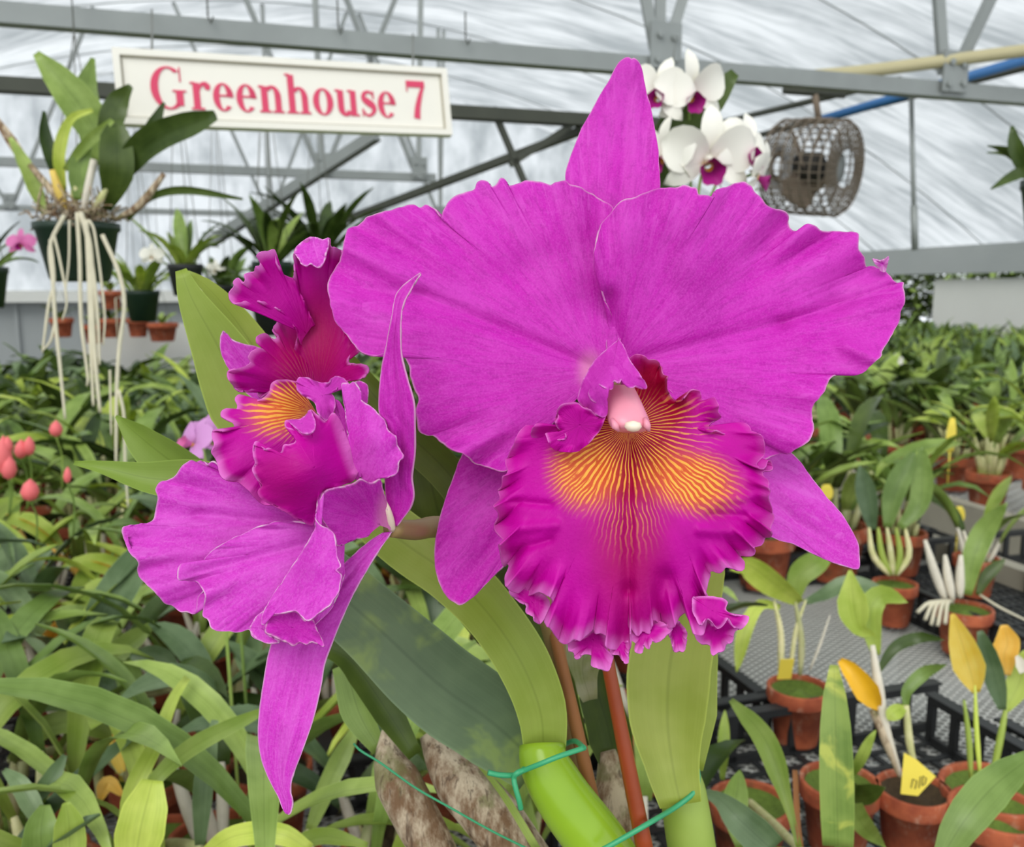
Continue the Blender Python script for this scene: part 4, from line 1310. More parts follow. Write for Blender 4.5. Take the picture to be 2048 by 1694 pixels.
for px_, py0, py1 in ((304, 118, 30), (826, 140, 78)):
    dd = dl + (drr - dl) * (px_ - 233) / 660
    a_ = P(px_, py0, dd)
    b_ = GA(px_, py1, 2.33)
    m = MB(); m.tube(spline(np.array([a_ - uy * 0.012, a_, (a_ * .5 + b_ * .5), b_, b_ + [0, 0, .012]]), 12), 0.0022, 6)
    m.obj('hook', MAT['wire'], sg)
# small hooks left on the chord
for px_ in (418, 677, 931):
    t_ = GA(px_, 90 - (677 - px_) * .04, 2.335)
    sx_ = float(t_ @ BX)
    m = MB(); m.tube([H(sx_, 2.335, 2.15), H(sx_, 2.333, 2.085), H(sx_ + .006, 2.333, 2.07), H(sx_ + .012, 2.333, 2.085)], 0.0022, 6)
    lab = {418: 'empty wire hook on the chord, nearest the letter G', 677: 'empty wire hook on the chord above the middle of the sign', 931: 'empty wire hook on the chord just right of the sign'}[px_]
    tag(m.obj('wire_hook', MAT['dark_steel']), lab, 'hook')

# --- hanging white cattleyas
dw = 0.95
wp = empty('hanging_orchid', P(1400, 470, dw + .05), 'hanging orchid with white flowers and purple lips behind the big flower', 'hanging plant')
pcw = P(1400, 520, dw + .06)
m = MB(); m.lathe(pcw - [0, 0, .05], [(0.0005, 0), (.036, 0), (.05, .085), (.046, .085), (.0005, .075)], 22); m.obj('pot', MAT['green_pot'], wp)
px_blade(wp, [(1350, 480, dw + .04), (1325, 360, dw + .03), (1350, 260, dw + .03), (1420, 200, dw + .03), (1470, 145, dw + .02)], 1, MAT['p_dark'], widths=[12, 30, 60, 78, 76, 60, 20], n=18)
px_blade(wp, [(1370, 480, dw + .05), (1345, 400, dw + .04), (1352, 340, dw + .04), (1362, 290, dw + .03)], 1, MAT['p_dark'], widths=[10, 26, 30, 22, 6], n=12)
px_blade(wp, [(1420, 480, dw + .05), (1450, 420, dw + .06), (1500, 380, dw + .06)], 1, MAT['p_mid'], widths=[10, 30, 30, 10], n=12)
for k, (x, y, sz, tl, sp) in enumerate(((1415, 318, .108, (.05, -1, -.15), 0), (1318, 190, .080, (-.4, -1, .1), .3), (1378, 185, .086, (.25, -1, -.2), -.15), (1332, 310, .08, (-.7, -.7, -.1), .2), (1482, 305, .088, (.6, -.8, .1), .25), (1512, 345, .066, (.9, -.4, -.3), 0))):
    small_flower('flower', P(x, y, dw - .01 * (k == 0)), sz, MAT['white_petal'], MAT['purple_lip'], MAT['yellow_throat'], None, spin=sp, tilt=tl, seed=20 + k, parent=wp)
    px_tube(wp, [(x, y, dw + .012), (x * .6 + 1380 * .4, y * .6 + 420 * .4, dw + .04), (1385, 480, dw + .05)], 3, MAT['p_mid'], 'flower_stalk', 6, 10)
tw_ = H(*(lambda q: (q @ BX, 2.33, 2.14))(GA(1345, 120, 2.35)))
hanger(wp, [pcw + [.04, 0, .035], pcw + [-.04, 0, .035], pcw + [0, .04, .035]], P(1345, 125, dw + .7), r=.0008)
m = MB(); m.tube([P(1345, 125, dw + .7), tw_], 0.001, 6); m.obj('hanger_hook', MAT['wire'], wp)

# --- circulation fan
af = 2.75
fc = GA(1622, 335, af)
df = depth_of(fc)
fn = empty('circulation_fan', fc, 'dusty grey caged circulation fan hanging at upper right', 'fan')
fax = np.array([0.72, -0.66, -0.12]); fax /= np.linalg.norm(fax)
RF = 92 * df / FPX
fe1 = np.cross(fax, [0, 0, 1.0]); fe1 /= np.linalg.norm(fe1); fe2 = np.cross(fe1, fax)


def ringpts(r, z, n=33):
    return [fc + fax * z + r * (math.cos(t) * fe1 + math.sin(t) * fe2) for t in np.linspace(0, 2 * math.pi, n)]


m = MB()
for z, r in [(-.10, q) for q in np.linspace(.25, .92, 9)] + [(z, 1.0) for z in np.linspace(-.085, .085, 7)] + [(.10, q) for q in np.linspace(.45, .92, 7)]:
    m.tube(ringpts(RF * r, z * RF / .13), 0.0026 if r < 1 else .0034, 5, caps=False)
m.obj('guard_rings', MAT['fan_grey'], fn)
m = MB()
for t in np.linspace(0, 2 * math.pi, 36, endpoint=False):
    rd = math.cos(t) * fe1 + math.sin(t) * fe2
    m.tube([fc + fax * z * RF / .13 + rd * RF * r for z, r in ((-.102, .2), (-.10, .9), (-.08, .99), (0, 1.01), (.08, .99), (.10, .9), (.102, .4))], 0.0022, 5)
m.obj('guard_wires', MAT['fan_grey'], fn)
m = MB(); m.lathe(fc - fax * .0, [(0.0005, -.05), (.045, -.05), (.052, -.04), (.052, .03), (.03, .045), (.0005, .045)], 18, axis=fax); m.obj('motor', MAT['fan_dark'], fn)
m = MB(); m.lathe(fc + fax * .07 * RF / .13, [(0.0005, .012), (.055, .012), (.060, .004), (.060, -.004), (.0005, -.004)], 20, axis=fax); m.obj('badge_plate', MAT['galv'], fn)
for k in range(4):
    t = k * math.pi / 2 + .5
    rd = math.cos(t) * fe1 + math.sin(t) * fe2
    tg_ = -math.sin(t) * fe1 + math.cos(t) * fe2
    n = 7
    path = np.array([fc - fax * .015 + rd * RF * u for u in np.linspace(.2, .9, n)])
    m = MB(); m.blade(path, np.interp(np.linspace(0, 1, n), [0, .6, 1], [.03, .075, .05]), fax * .85 + tg_ * .5, .05, .003); m.obj('fan_blade', MAT['fan_dust'], fn)
m = MB(); m.tube([fc + fe2 * RF * 1.0, fc + [0, 0, 2.09 - fc[2] + .03]], .011, 10)
m.bar(fc + fe2 * RF * .99 - fax * .05, fc + fe2 * RF * .99 + fax * .05, .03, .012)
m.obj('bracket', MAT['fan_dust'], fn)
mb = MB(); mb.tube([fc + [0, 0, 2.12 - fc[2]] - BX * .12, fc + [0, 0, 2.12 - fc[2]] + BX * .12], .014, 8)
tag(mb.obj('roof_rail', MAT['dark_steel']), 'thin rail that carries the fan bracket', 'rail')


# --- hanging plants farther off
def far_hanging(px, py, d, pot_d, mat_pot, leaf_m, nleaf, L, wl, label, seed, flower=None, ztop=2.1, roots=0):
    R = random.Random(seed)
    c = P(px, py, d)
    r_ = empty('hanging_orchid', c, label, 'hanging plant')
    m = MB(); rr = pot_d / 2
    m.lathe(c - [0, 0, pot_d * .45], [(0.0005, 0), (rr * .7, 0), (rr * .95, pot_d * .75), (rr, pot_d * .78), (rr, pot_d * .9), (rr * .9, pot_d * .9), (rr * .85, pot_d * .75), (.0005, pot_d * .72)], 20)
    m.obj('pot', mat_pot, r_)
    top = c + [0, 0, pot_d * .3]
    for k in range(nleaf):
        az = k * 2.4 + R.uniform(-.4, .4)
        b0 = top + np.array([math.cos(az), math.sin(az), 0]) * rr * .5 * R.random()
        m = MB(); random_leaf(m, b0, az, L * R.uniform(.7, 1.2), wl * R.uniform(.8, 1.2), R.uniform(.7, 1.4), R.uniform(-.4, .8), R)
        m.obj('leaf', MAT[R.choice(leaf_m)], r_)
    for k in range(roots):
        az = R.uniform(0, 6.28)
        b0 = top + np.array([math.cos(az), math.sin(az), 0]) * rr * .9
        m = MB(); m.tube([b0, b0 + np.array([math.cos(az), math.sin(az), -.3]) * .03, b0 + np.array([math.cos(az) * .03, math.sin(az) * .03, -R.uniform(.15, .3)])], .0018, 5); m.obj('root', MAT['root'], r_)
    if flower:
        for (fx, fy, sz, pm, lm) in flower:
            small_flower('flower', P(fx, fy, d - .06), sz, MAT[pm], MAT[lm], MAT['yellow_throat'], None, tilt=(.1, -1, .1), seed=int(fx), parent=r_)
            px_tube(r_, [(fx, fy, d - .05), ((fx + px) / 2, (fy + py) / 2 - 5, d - .02), (px, py - 20, d)], 2.2, MAT['p_mid'], 'flower_stalk', 6, 8)
    hanger(r_, [c + [rr * .9, 0, pot_d * .42], c + [-rr * .9, 0, pot_d * .42], c + [0, rr * .9, pot_d * .42]], c + [0, 0, ztop - c[2]], r=.0012)
    return r_


far_hanging(285, 612, 3.0, .115, MAT['green_pot'], ['p_mid', 'p_yel'], 18, .17, .032, 'hanging orchid in a dark green pot right of the long roots', 1, roots=3)
far_hanging(372, 560, 2.6, .10, MAT['black'], ['p_yel', 'p_yel', 'p_mid'], 12, .19, .038, 'hanging lime green orchid with a white flower beside it', 2, flower=[(305, 512, .075, 'white_petal', 'white_petal')])
far_hanging(445, 600, 3.1, .11, MAT['black'], ['p_mid', 'p_dark'], 12, .17, .032, 'hanging orchid with cream flowers above the lime leaf', 3, flower=[(432, 540, .07, 'white_petal', 'white_petal'), (400, 575, .06, 'white_petal', 'white_petal')])
far_hanging(545, 560, 2.7, .12, MAT['green_pot'], ['p_dark', 'p_dark', 'p_mid'], 24, .24, .036, 'hanging orchid with dark leaves left of the side flower lobes', 4)
far_hanging(640, 545, 2.9, .12, MAT['green_pot'], ['p_dark', 'p_dark'], 26, .26, .036, 'hanging orchid with dark upright leaves above the side flower', 5)
far_hanging(540, 640, 2.9, .11, MAT['black'], ['p_mid', 'p_dark'], 22, .20, .03, 'low hanging orchid beneath the side flower lobes', 6)
far_hanging(-30, 575, 2.2, .11, MAT['green_pot'], ['p_dark', 'p_mid'], 9, .15, .03, 'hanging orchid with a pink flower at the left edge', 7, flower=[(44, 488, .075, 'pink_petal', 'purple_lip')])
rp = far_hanging(2110, 420, 1.5, .11, MAT['green_pot'], ['p_dark', 'p_mid'], 5, .13, .03, 'hanging orchid whose leaves reach in at the right edge', 8)
px_blade(rp, [(2090, 380, 1.5), (2050, 330, 1.48), (2030, 290, 1.47), (2024, 252, 1.47)], 1, MAT['p_dark'], widths=[8, 30, 34, 28, 6], n=12)
px_blade(rp, [(2080, 370, 1.5), (2050, 345, 1.48), (2020, 355, 1.47), (1982, 378, 1.46)], 1, MAT['p_dark'], widths=[8, 22, 24, 16, 4], n=12)

# clay pots standing on the low white wall and hung before it
for k, (x, y, lab) in enumerate(((222, 600, 'small clay pot with yellow plant, highest on the white wall'), (222, 656, 'small clay pot right of the long roots'), (276, 655, 'small clay pot in the middle of the white wall row'),
                                 (325, 664, 'wide shallow clay pot left of the lime leaf'), (124, 655, 'small clay pot behind the thin root tips'), (190, 668, 'clay pot between the dangling roots'))):
    c = GA(x, y, 5.3)
    r_ = empty('clay_pot', c, lab, 'pot')
    add_pot(r_, c - [0, 0, .05], .12 if k != 3 else .17, .10, soil=MAT['bark'])
    R = random.Random(70 + k)
    for j in range(5):
        m = MB(); random_leaf(m, c + [0, 0, .04], j * 1.3 + k, R.uniform(.08, .14), .03, 1.0, .2, R); m.obj('leaf', MAT[R.choice(['p_yel', 'p_mid', 'p_dark'])], r_)
    m = MB()
    for u in (-.05, .05): m.tube([c + [u, 0, .05], c + [0, 0, .25], c + [0, .0, 2.1 - c[2]], c + [0, .0, 2.13 - c[2]]], .0015, 5)
    m.obj('hanger_wire', MAT['wire'], r_)


# ================================================================== THE FLOWERING PLANT
def sstep(a, b, x):
    t = np.clip((x - a) / (b - a), 0, 1)
    return t * t * (3 - 2 * t)


def noise1(t, seed, f=6, octs=4):
    R = np.random.default_rng(seed)
    out = np.zeros_like(t)
    for o in range(octs):
        for _ in range(3):
            out += np.sin(2 * math.pi * f * (2 ** o) * R.uniform(.7, 1.3) * t + R.uniform(0, 6.28)) * 0.55 ** o / 3
    return out


def tps(ctrl):
    """smooth depth field through (px, py, depth) control points"""
    c = np.asarray(ctrl, float)
    p = c[:, :2] / 300
    n = len(p)
    if n < 3:
        return lambda X, Y: np.full(np.shape(X), c[:, 2].mean())
    r = np.linalg.norm(p[:, None] - p[None], axis=2)
    K = np.where(r > 0, r ** 2 * np.log(r + 1e-9), 0) + 0.02 * np.eye(n)
    A = np.zeros((n + 3, n + 3))
    A[:n, :n] = K; A[:n, n] = 1; A[:n, n + 1:] = p; A[n, :n] = 1; A[n + 1:, :n] = p.T
    w = np.linalg.lstsq(A, np.concatenate([c[:, 2], np.zeros(3)]), rcond=None)[0]

    def f(X, Y):
        q = np.stack([np.asarray(X) / 300, np.asarray(Y) / 300], -1)
        d = np.linalg.norm(q[..., None, :] - p, axis=-1)
        return (np.where(d > 0, d ** 2 * np.log(d + 1e-9), 0) @ w[:n]) + w[n] + q @ w[n + 1:]
    return f


def blob(X, Y, cx, cy, rx, ry, soft=0.5, rot=0.0):
    c, s = math.cos(rot), math.sin(rot)
    u = ((X - cx) * c + (Y - cy) * s) / rx
    v = (-(X - cx) * s + (Y - cy) * c) / ry
    return 1 - sstep(1 - soft, 1 + soft, np.sqrt(u * u + v * v))


def petal(name, parent, mat, base, outline, ctrl, n=260, mr=34, closed=False, ruf=(0.0015, 14, 0.55), tang=0.0, creases=(), mask=None, edge=2.2,
          thick=0.0006, jag=0.9, seed=1, smooth_in=26, wrinkle=0.0003, rpow=0.85, label=None, extra=None, ruf_fn=None, uvdir=None, und=.0004):
    """a petal built from its base outwards to a traced rim; relief from control depths, ruffles, creases and fine wrinkles"""
    O = np.asarray(outline, float)
    if closed: O = np.vstack([O, O[:1]])
    q = spline(O, n)
    t = np.linspace(0, 1, n)
    T = np.gradient(q, axis=0); T /= np.linalg.norm(T, axis=1)[:, None] + 1e-9
    Nn = np.stack([-T[:, 1], T[:, 0]], 1)
    fade = 1.0 if closed else sstep(0, .06, t) * sstep(0, .06, 1 - t)
    q = q + Nn * (noise1(t, seed + 50, n / 14, 3) * jag * fade)[:, None]
    k = np.exp(-0.5 * (np.arange(-smooth_in, smooth_in + 1) / (smooth_in / 2.2)) ** 2); k /= k.sum()
    if closed:
        S = np.stack([np.convolve(np.concatenate([q[-smooth_in - 1:-1, j], q[:, j], q[1:smooth_in + 1, j]]), k, 'valid') for j in (0, 1)], 1)
    else:
        S = np.stack([np.convolve(np.concatenate([np.full(smooth_in, q[0, j]), q[:, j], np.full(smooth_in, q[-1, j])]), k, 'valid') for j in (0, 1)], 1)
    r = np.linspace(0.0, 1, mr) ** rpow
    r[0] = 0.004
    r = np.unique(np.concatenate([r, [0.978, 0.988, 0.995]]))
    mr = len(r)
    w = sstep(.5, 1, r)[:, None, None]
    b = np.asarray(base, float)
    XY = b + r[:, None, None] * ((1 - w) * S[None] + w * q[None] - b)
    amp, fr, st = ruf
    ph = 2 * math.pi * fr * t + 1.6 * noise1(t, seed + 9, max(2, fr / 5), 2)
    am = 0.75 + 0.5 * noise1(t, seed + 3, 3, 2)
    rr = sstep(st, 1.0, r)[:, None] ** 1.3
    if tang:
        XY = XY + (tang * rr * (np.sin(2 * ph) * am * fade)[None])[..., None] * T[None]
    X, Y = XY[..., 0], XY[..., 1]
    loc = 1.0 if ruf_fn is None else ruf_fn(X, Y)
    d = tps(ctrl)(X, Y) + amp * rr * (np.sin(ph) * am * fade)[None] * loc
    ang = np.unwrap(np.arctan2(S[:, 1] - b[1], S[:, 0] - b[0]))
    d = d + wrinkle * rr ** .5 * noise1(np.broadcast_to(t[None], d.shape) + 0.02 * r[:, None], seed + 21, n / 26, 3)
    d = d + und * sstep(.1, .6, r)[:, None] * (np.sin(X / 61.0 + 1.7 * np.sin(Y / 83.0) + seed) * np.sin(Y / 57.0 + 1.3 * np.sin(X / 95.0) + 2 * seed) + .5 * np.sin(X / 27. + Y / 39. + seed) * np.sin(Y / 33. - X / 51.))
    for (x0, y0, x1, y1, a_, wd) in creases:
        L2 = (x1 - x0) ** 2 + (y1 - y0) ** 2
        s_ = ((X - x0) * (x1 - x0) + (Y - y0) * (y1 - y0)) / L2
        dd = np.hypot(X - x0 - np.clip(s_, 0, 1) * (x1 - x0), Y - y0 - np.clip(s_, 0, 1) * (y1 - y0))
        d = d + a_ * np.exp(-(dd / wd) ** 2)
    if extra is not None: d = d + extra(X, Y, r[:, None], t[None])
    V = P(X, Y, d).reshape(-1, 3)
    F = [(i * n + j, i * n + j + 1, (i + 1) * n + j + 1, (i + 1) * n + j) for i in range(mr - 1) for j in range(n - 1)]
    me = bpy.data.meshes.new(name)
    me.from_pydata(V.tolist(), [], F)
    me.materials.append(mat)
    me.polygons.foreach_set('use_smooth', [True] * len(F))
    uvl = me.uv_layers.new(name='UVMap')
    U = np.broadcast_to((ang / (2 * math.pi))[None], X.shape)
    Rv = np.hypot(X - b[0], Y - b[1]) / 300 if mat.name.startswith('deep') else np.broadcast_to(r[:, None], X.shape)
    UV = np.stack([U.ravel(), Rv.ravel()], 1)
    if uvdir is not None:
        cu, su_ = math.cos(math.radians(uvdir)), math.sin(math.radians(uvdir))
        UV = np.stack([((X * -su_ + Y * cu) / 1400).ravel(), ((X * cu + Y * su_) / 300).ravel()], 1)
    idx = np.empty(len(me.loops), dtype=np.int64)
    me.loops.foreach_get('vertex_index', idx)
    uvl.data.foreach_set('uv', UV[idx].astype(np.float32).ravel())
    at = me.color_attributes.new(name='Mask', type='FLOAT_COLOR', domain='POINT')
    M = np.zeros(X.shape + (4,))
    epx = (1 - r[:, None]) * np.hypot(S[:, 0] - b[0], S[:, 1] - b[1])[None]
    M[..., 2] = ((1 - sstep(0, edge * 1.6, epx)) if edge else 0 * X) * (0.25 + 0.7 * np.clip(noise1(t, seed + 77, 14, 3) + .4, 0, 1))[None]
    if mask is not None:
        for ch, val in mask(X, Y, r[:, None], t[None]).items(): M[..., ch] = val
    at.data.foreach_set('color', M.reshape(-1).astype(np.float32))
    o = link(name, me, parent)
    if thick:
        md = o.modifiers.new('thickness', 'SOLIDIFY'); md.thickness = thick; md.offset = 0
    if label: o['label'] = label
    return o


POTC = np.array([0.075, 0.47, BZ])
plant = empty('flowering_orchid', POTC + [0, 0, 0.006], 'tall cattleya orchid with two big magenta flowers, nearest the camera', 'orchid')
m = MB(); m.lathe(POTC + [0, 0, .006], pot_prof(0.15, 0.125), 32); m.obj('pot', MAT['terra'], plant)
m = MB(); m.lathe(POTC + [0, 0, .006], [(.066 * i / 6, .108 + .004 * math.cos(i * 1.3)) for i in range(6, 0, -1)] + [(.0003, .112)], 22); m.obj('potting_mix', MAT['bark'], plant)

# ------------------------------------------------------------ main flower
fl = empty('flower', P(1235, 745, .315))
fl.parent = plant
fl.location = fl.location - plant.location
fl['label'] = 'large magenta flower facing the camera'
ba = lambda x, y, rx, ry: (lambda X, Y, r, t: {1: 0.9 * blob(X, Y, x, y, rx, ry, .6)})

petal('dorsal_sepal', fl, MAT['petal'], (1222, 740),
      [(1205, 700), (1172, 570), (1142, 440), (1131, 372), (1134, 335), (1146, 298), (1165, 254), (1190, 208), (1214, 166), (1234, 131), (1248, 117), (1258, 114), (1264, 118), (1270, 116), (1281, 131), (1291, 175),
       (1302, 218), (1311, 264), (1317, 312), (1320, 372), (1312, 440), (1285, 570), (1245, 700)],
      [(1222, 740, .322), (1240, 420, .330), (1258, 116, .338), (1135, 360, .334), (1316, 330, .334), (1190, 210, .339), (1300, 210, .339)],
      ruf=(.0004, 9, .7), jag=.6, seed=2, creases=[(1225, 700, 1258, 160, .0012, 14)], n=220)

petal('petal', fl, MAT['petal'], (1205, 742),
      [(1240, 700), (1246, 600), (1242, 500), (1226, 418), (1195, 396), (1162, 376), (1140, 369), (1131, 362), (1112, 364), (1102, 370), (1086, 366), (1070, 363), (1050, 362), (1036, 367), (1020, 371), (1010, 362), (1003, 358),
       (994, 365), (985, 372), (974, 362), (956, 365), (948, 380), (932, 383), (920, 389), (906, 395), (893, 410), (885, 424), (884, 437), (877, 427), (868, 417), (852, 411), (840, 415), (826, 410), (800, 415),
       (772, 424), (737, 431), (728, 440), (718, 452), (704, 456), (691, 461), (689, 480), (686, 500), (679, 522), (665, 545), (656, 568), (657, 592), (663, 618), (672, 645), (684, 660), (696, 672), (706, 690),
       (720, 702), (736, 709), (756, 712), (775, 704), (800, 706), (812, 722), (819, 738), (821, 752), (826, 770), (832, 785), (836, 802), (832, 818), (834, 835), (835, 860), (850, 869), (862, 870), (872, 877),
       (884, 886), (897, 896), (914, 904), (935, 914), (946, 924), (962, 932), (982, 938), (1004, 943), (1024, 935), (1062, 890), (1110, 840), (1160, 790)],
      [(1205, 742, .312), (1220, 480, .318), (1050, 370, .322), (885, 425, .318), (740, 440, .314), (665, 580, .305), (745, 705, .300), (835, 840, .300), (960, 925, .302), (950, 620, .312), (1060, 560, .316), (1100, 760, .311), (860, 540, .309)],
      n=420, mr=44, ruf=(.0022, 13, .55), seed=5, jag=1.8, wrinkle=.0004, und=.0011,
      creases=[(1190, 738, 840, 588, .0022, 16), (840, 588, 664, 580, .0012, 14), (890, 440, 930, 520, .0016, 26), (1090, 390, 1120, 520, -.0014, 60), (980, 390, 1040, 520, .0012, 50)],
      mask=lambda X, Y, r, t: {1: 0.85 * blob(X, Y, 1180, 742, 20, 30, .9)})

petal('petal', fl, MAT['petal'], (1235, 735),
      [(1216, 720), (1213, 680), (1222, 650), (1217, 612), (1204, 588), (1196, 560), (1190, 530), (1188, 500), (1194, 474), (1205, 445), (1224, 421), (1241, 405), (1266, 394), (1290, 385), (1315, 378), (1340, 375),
       (1356, 374), (1366, 370), (1379, 373), (1392, 377), (1396, 391), (1412, 389), (1428, 393), (1430, 382), (1442, 377), (1456, 374), (1468, 366), (1486, 362), (1497, 370), (1504, 378), (1510, 385), (1522, 396),
       (1530, 407), (1545, 416), (1566, 421), (1576, 430), (1577, 446), (1585, 460), (1604, 460), (1610, 452), (1622, 449), (1634, 454), (1646, 461), (1680, 464), (1714, 466), (1717, 480), (1717, 498), (1724, 508),
       (1729, 516), (1732, 534), (1742, 532), (1752, 533), (1768, 541), (1780, 553), (1794, 565), (1808, 564), (1806, 572), (1810, 590), (1809, 605), (1803, 622), (1796, 645), (1784, 672), (1765, 700), (1763, 712),
       (1752, 722), (1743, 730), (1735, 738), (1722, 748), (1705, 750), (1690, 748), (1668, 752), (1656, 768), (1648, 782), (1638, 795), (1627, 812), (1624, 832), (1627, 854), (1624, 870), (1620, 882), (1604, 892),
       (1588, 901), (1580, 907), (1562, 905), (1545, 914), (1522, 920), (1480, 890), (1420, 850), (1340, 780)],
      [(1235, 735, .311), (1195, 510, .304), (1300, 385, .306), (1480, 375, .314), (1575, 435, .318), (1715, 475, .319), (1805, 580, .314), (1735, 735, .308), (1630, 820, .302), (1560, 905, .304), (1450, 620, .313), (1380, 500, .309), (1620, 640, .316), (1450, 770, .306)],
      n=420, mr=44, ruf=(.0022, 13, .58), seed=9, jag=1.8, wrinkle=.0004, und=.0011,
      creases=[(1240, 730, 1560, 648, .0020, 16), (1560, 648, 1806, 568, .0030, 13), (1660, 600, 1740, 540, .004, 30), (1690, 690, 1762, 722, -.003, 16), (1300, 400, 1330, 560, .0015, 40), (1440, 400, 1400, 540, -.0014, 40), (1560, 450, 1500, 560, .002, 26), (1215, 600, 1235, 700, .0045, 22)])
petal('petal_curl', fl, MAT['petal_side'], (1765, 528), [(1745, 518), (1758, 521), (1768, 518), (1777, 513), (1776, 526), (1772, 540), (1766, 544), (1757, 536), (1750, 528)],
      [(1745, 518, .316), (1777, 513, .314), (1768, 543, .317)], n=60, mr=8, closed=True, ruf=(.0004, 4, .5), jag=.4, seed=4)

petal('lateral_sepal', fl, MAT['petal'], (1215, 800),
      [(1140, 800), (1050, 850), (940, 895), (922, 914), (906, 956), (891, 998), (878, 1042), (870, 1090), (870, 1130), (878, 1165), (894, 1194), (910, 1206), (922, 1210), (945, 1195), (976, 1164), (1006, 1134), (1040, 1100), (1120, 1000), (1190, 900)],
      [(1215, 800, .318), (925, 920, .322), (870, 1100, .318), (918, 1205, .314), (1010, 1130, .314), (960, 1050, .316)], ruf=(.0004, 8, .7), jag=.5, seed=12, n=220, creases=[(1180, 830, 912, 1190, .0014, 16)])
petal('lateral_sepal', fl, MAT['petal_side'], (1270, 800),
      [(1340, 800), (1450, 850), (1550, 900), (1580, 905), (1602, 927), (1626, 960), (1650, 990), (1680, 1025), (1700, 1055), (1715, 1085), (1719, 1110), (1719, 1134), (1712, 1139), (1690, 1133), (1665, 1125), (1630, 1110), (1590, 1090), (1545, 1075), (1450, 1020), (1340, 900)],
      [(1270, 800, .318), (1575, 910, .322), (1700, 1060, .316), (1715, 1135, .312), (1590, 1088, .312), (1600, 1000, .314)], ruf=(.0004, 8, .7), jag=.5, seed=13, n=220, creases=[(1300, 830, 1700, 1120, .0014, 16)])

# lip: one broad sheet from the throat to the frilled rim
LIP_CTRL = [(1255, 852, .287), (1255, 960, .276), (1255, 1080, .270), (1255, 1200, .270), (1230, 1320, .274), (1010, 960, .282), (1000, 1090, .280), (1020, 1180, .278), (1100, 1280, .275), (1540, 980, .280), (1540, 1060, .280),
            (1485, 1130, .279), (1425, 1190, .275), (1490, 1240, .272), (1420, 1300, .274), (1340, 1290, .275), (1130, 1000, .273), (1390, 1000, .272), (1110, 840, .272), (1040, 870, .280), (1200, 830, .272), (1280, 715, .281), (1330, 760, .283), (1400, 800, .283),
            (1470, 860, .283), (1530, 910, .284), (1340, 850, .288), (1420, 900, .280), (1170, 880, .279), (1300, 790, .291)]


def lip_mask(X, Y, r, t):
    eyes = np.maximum(blob(X, Y, 1170, 945, 60, 66, .55, -.4), blob(X, Y, 1380, 962, 84, 54, .55, .25))
    ctr = np.maximum(blob(X, Y, 1255, 900, 105, 95, .5), blob(X, Y, 1338, 858, 72, 56, .7) * .7)
    zone = np.maximum(np.maximum(eyes, ctr), blob(X, Y, 1256, 960, 62, 110, .7) * .55)
    red = np.maximum(np.maximum(blob(X, Y, 1258, 900, 112, 130, .5), blob(X, Y, 1312, 800, 74, 110, .4, .3)), np.maximum(blob(X, Y, 1256, 1060, 66, 190, .8) * .7, eyes * .85))
    e = np.maximum(sstep(.92, 1.0, r) * np.where(Y > 1100, 1.0, .30), sstep(.982, 1, r) * .7) * np.ones_like(X)
    return {0: zone, 1: red, 2: np.clip(e * 0.95 * (0.75 + 0.25 * np.sin(t * 900)), 0, 1), 3: eyes}


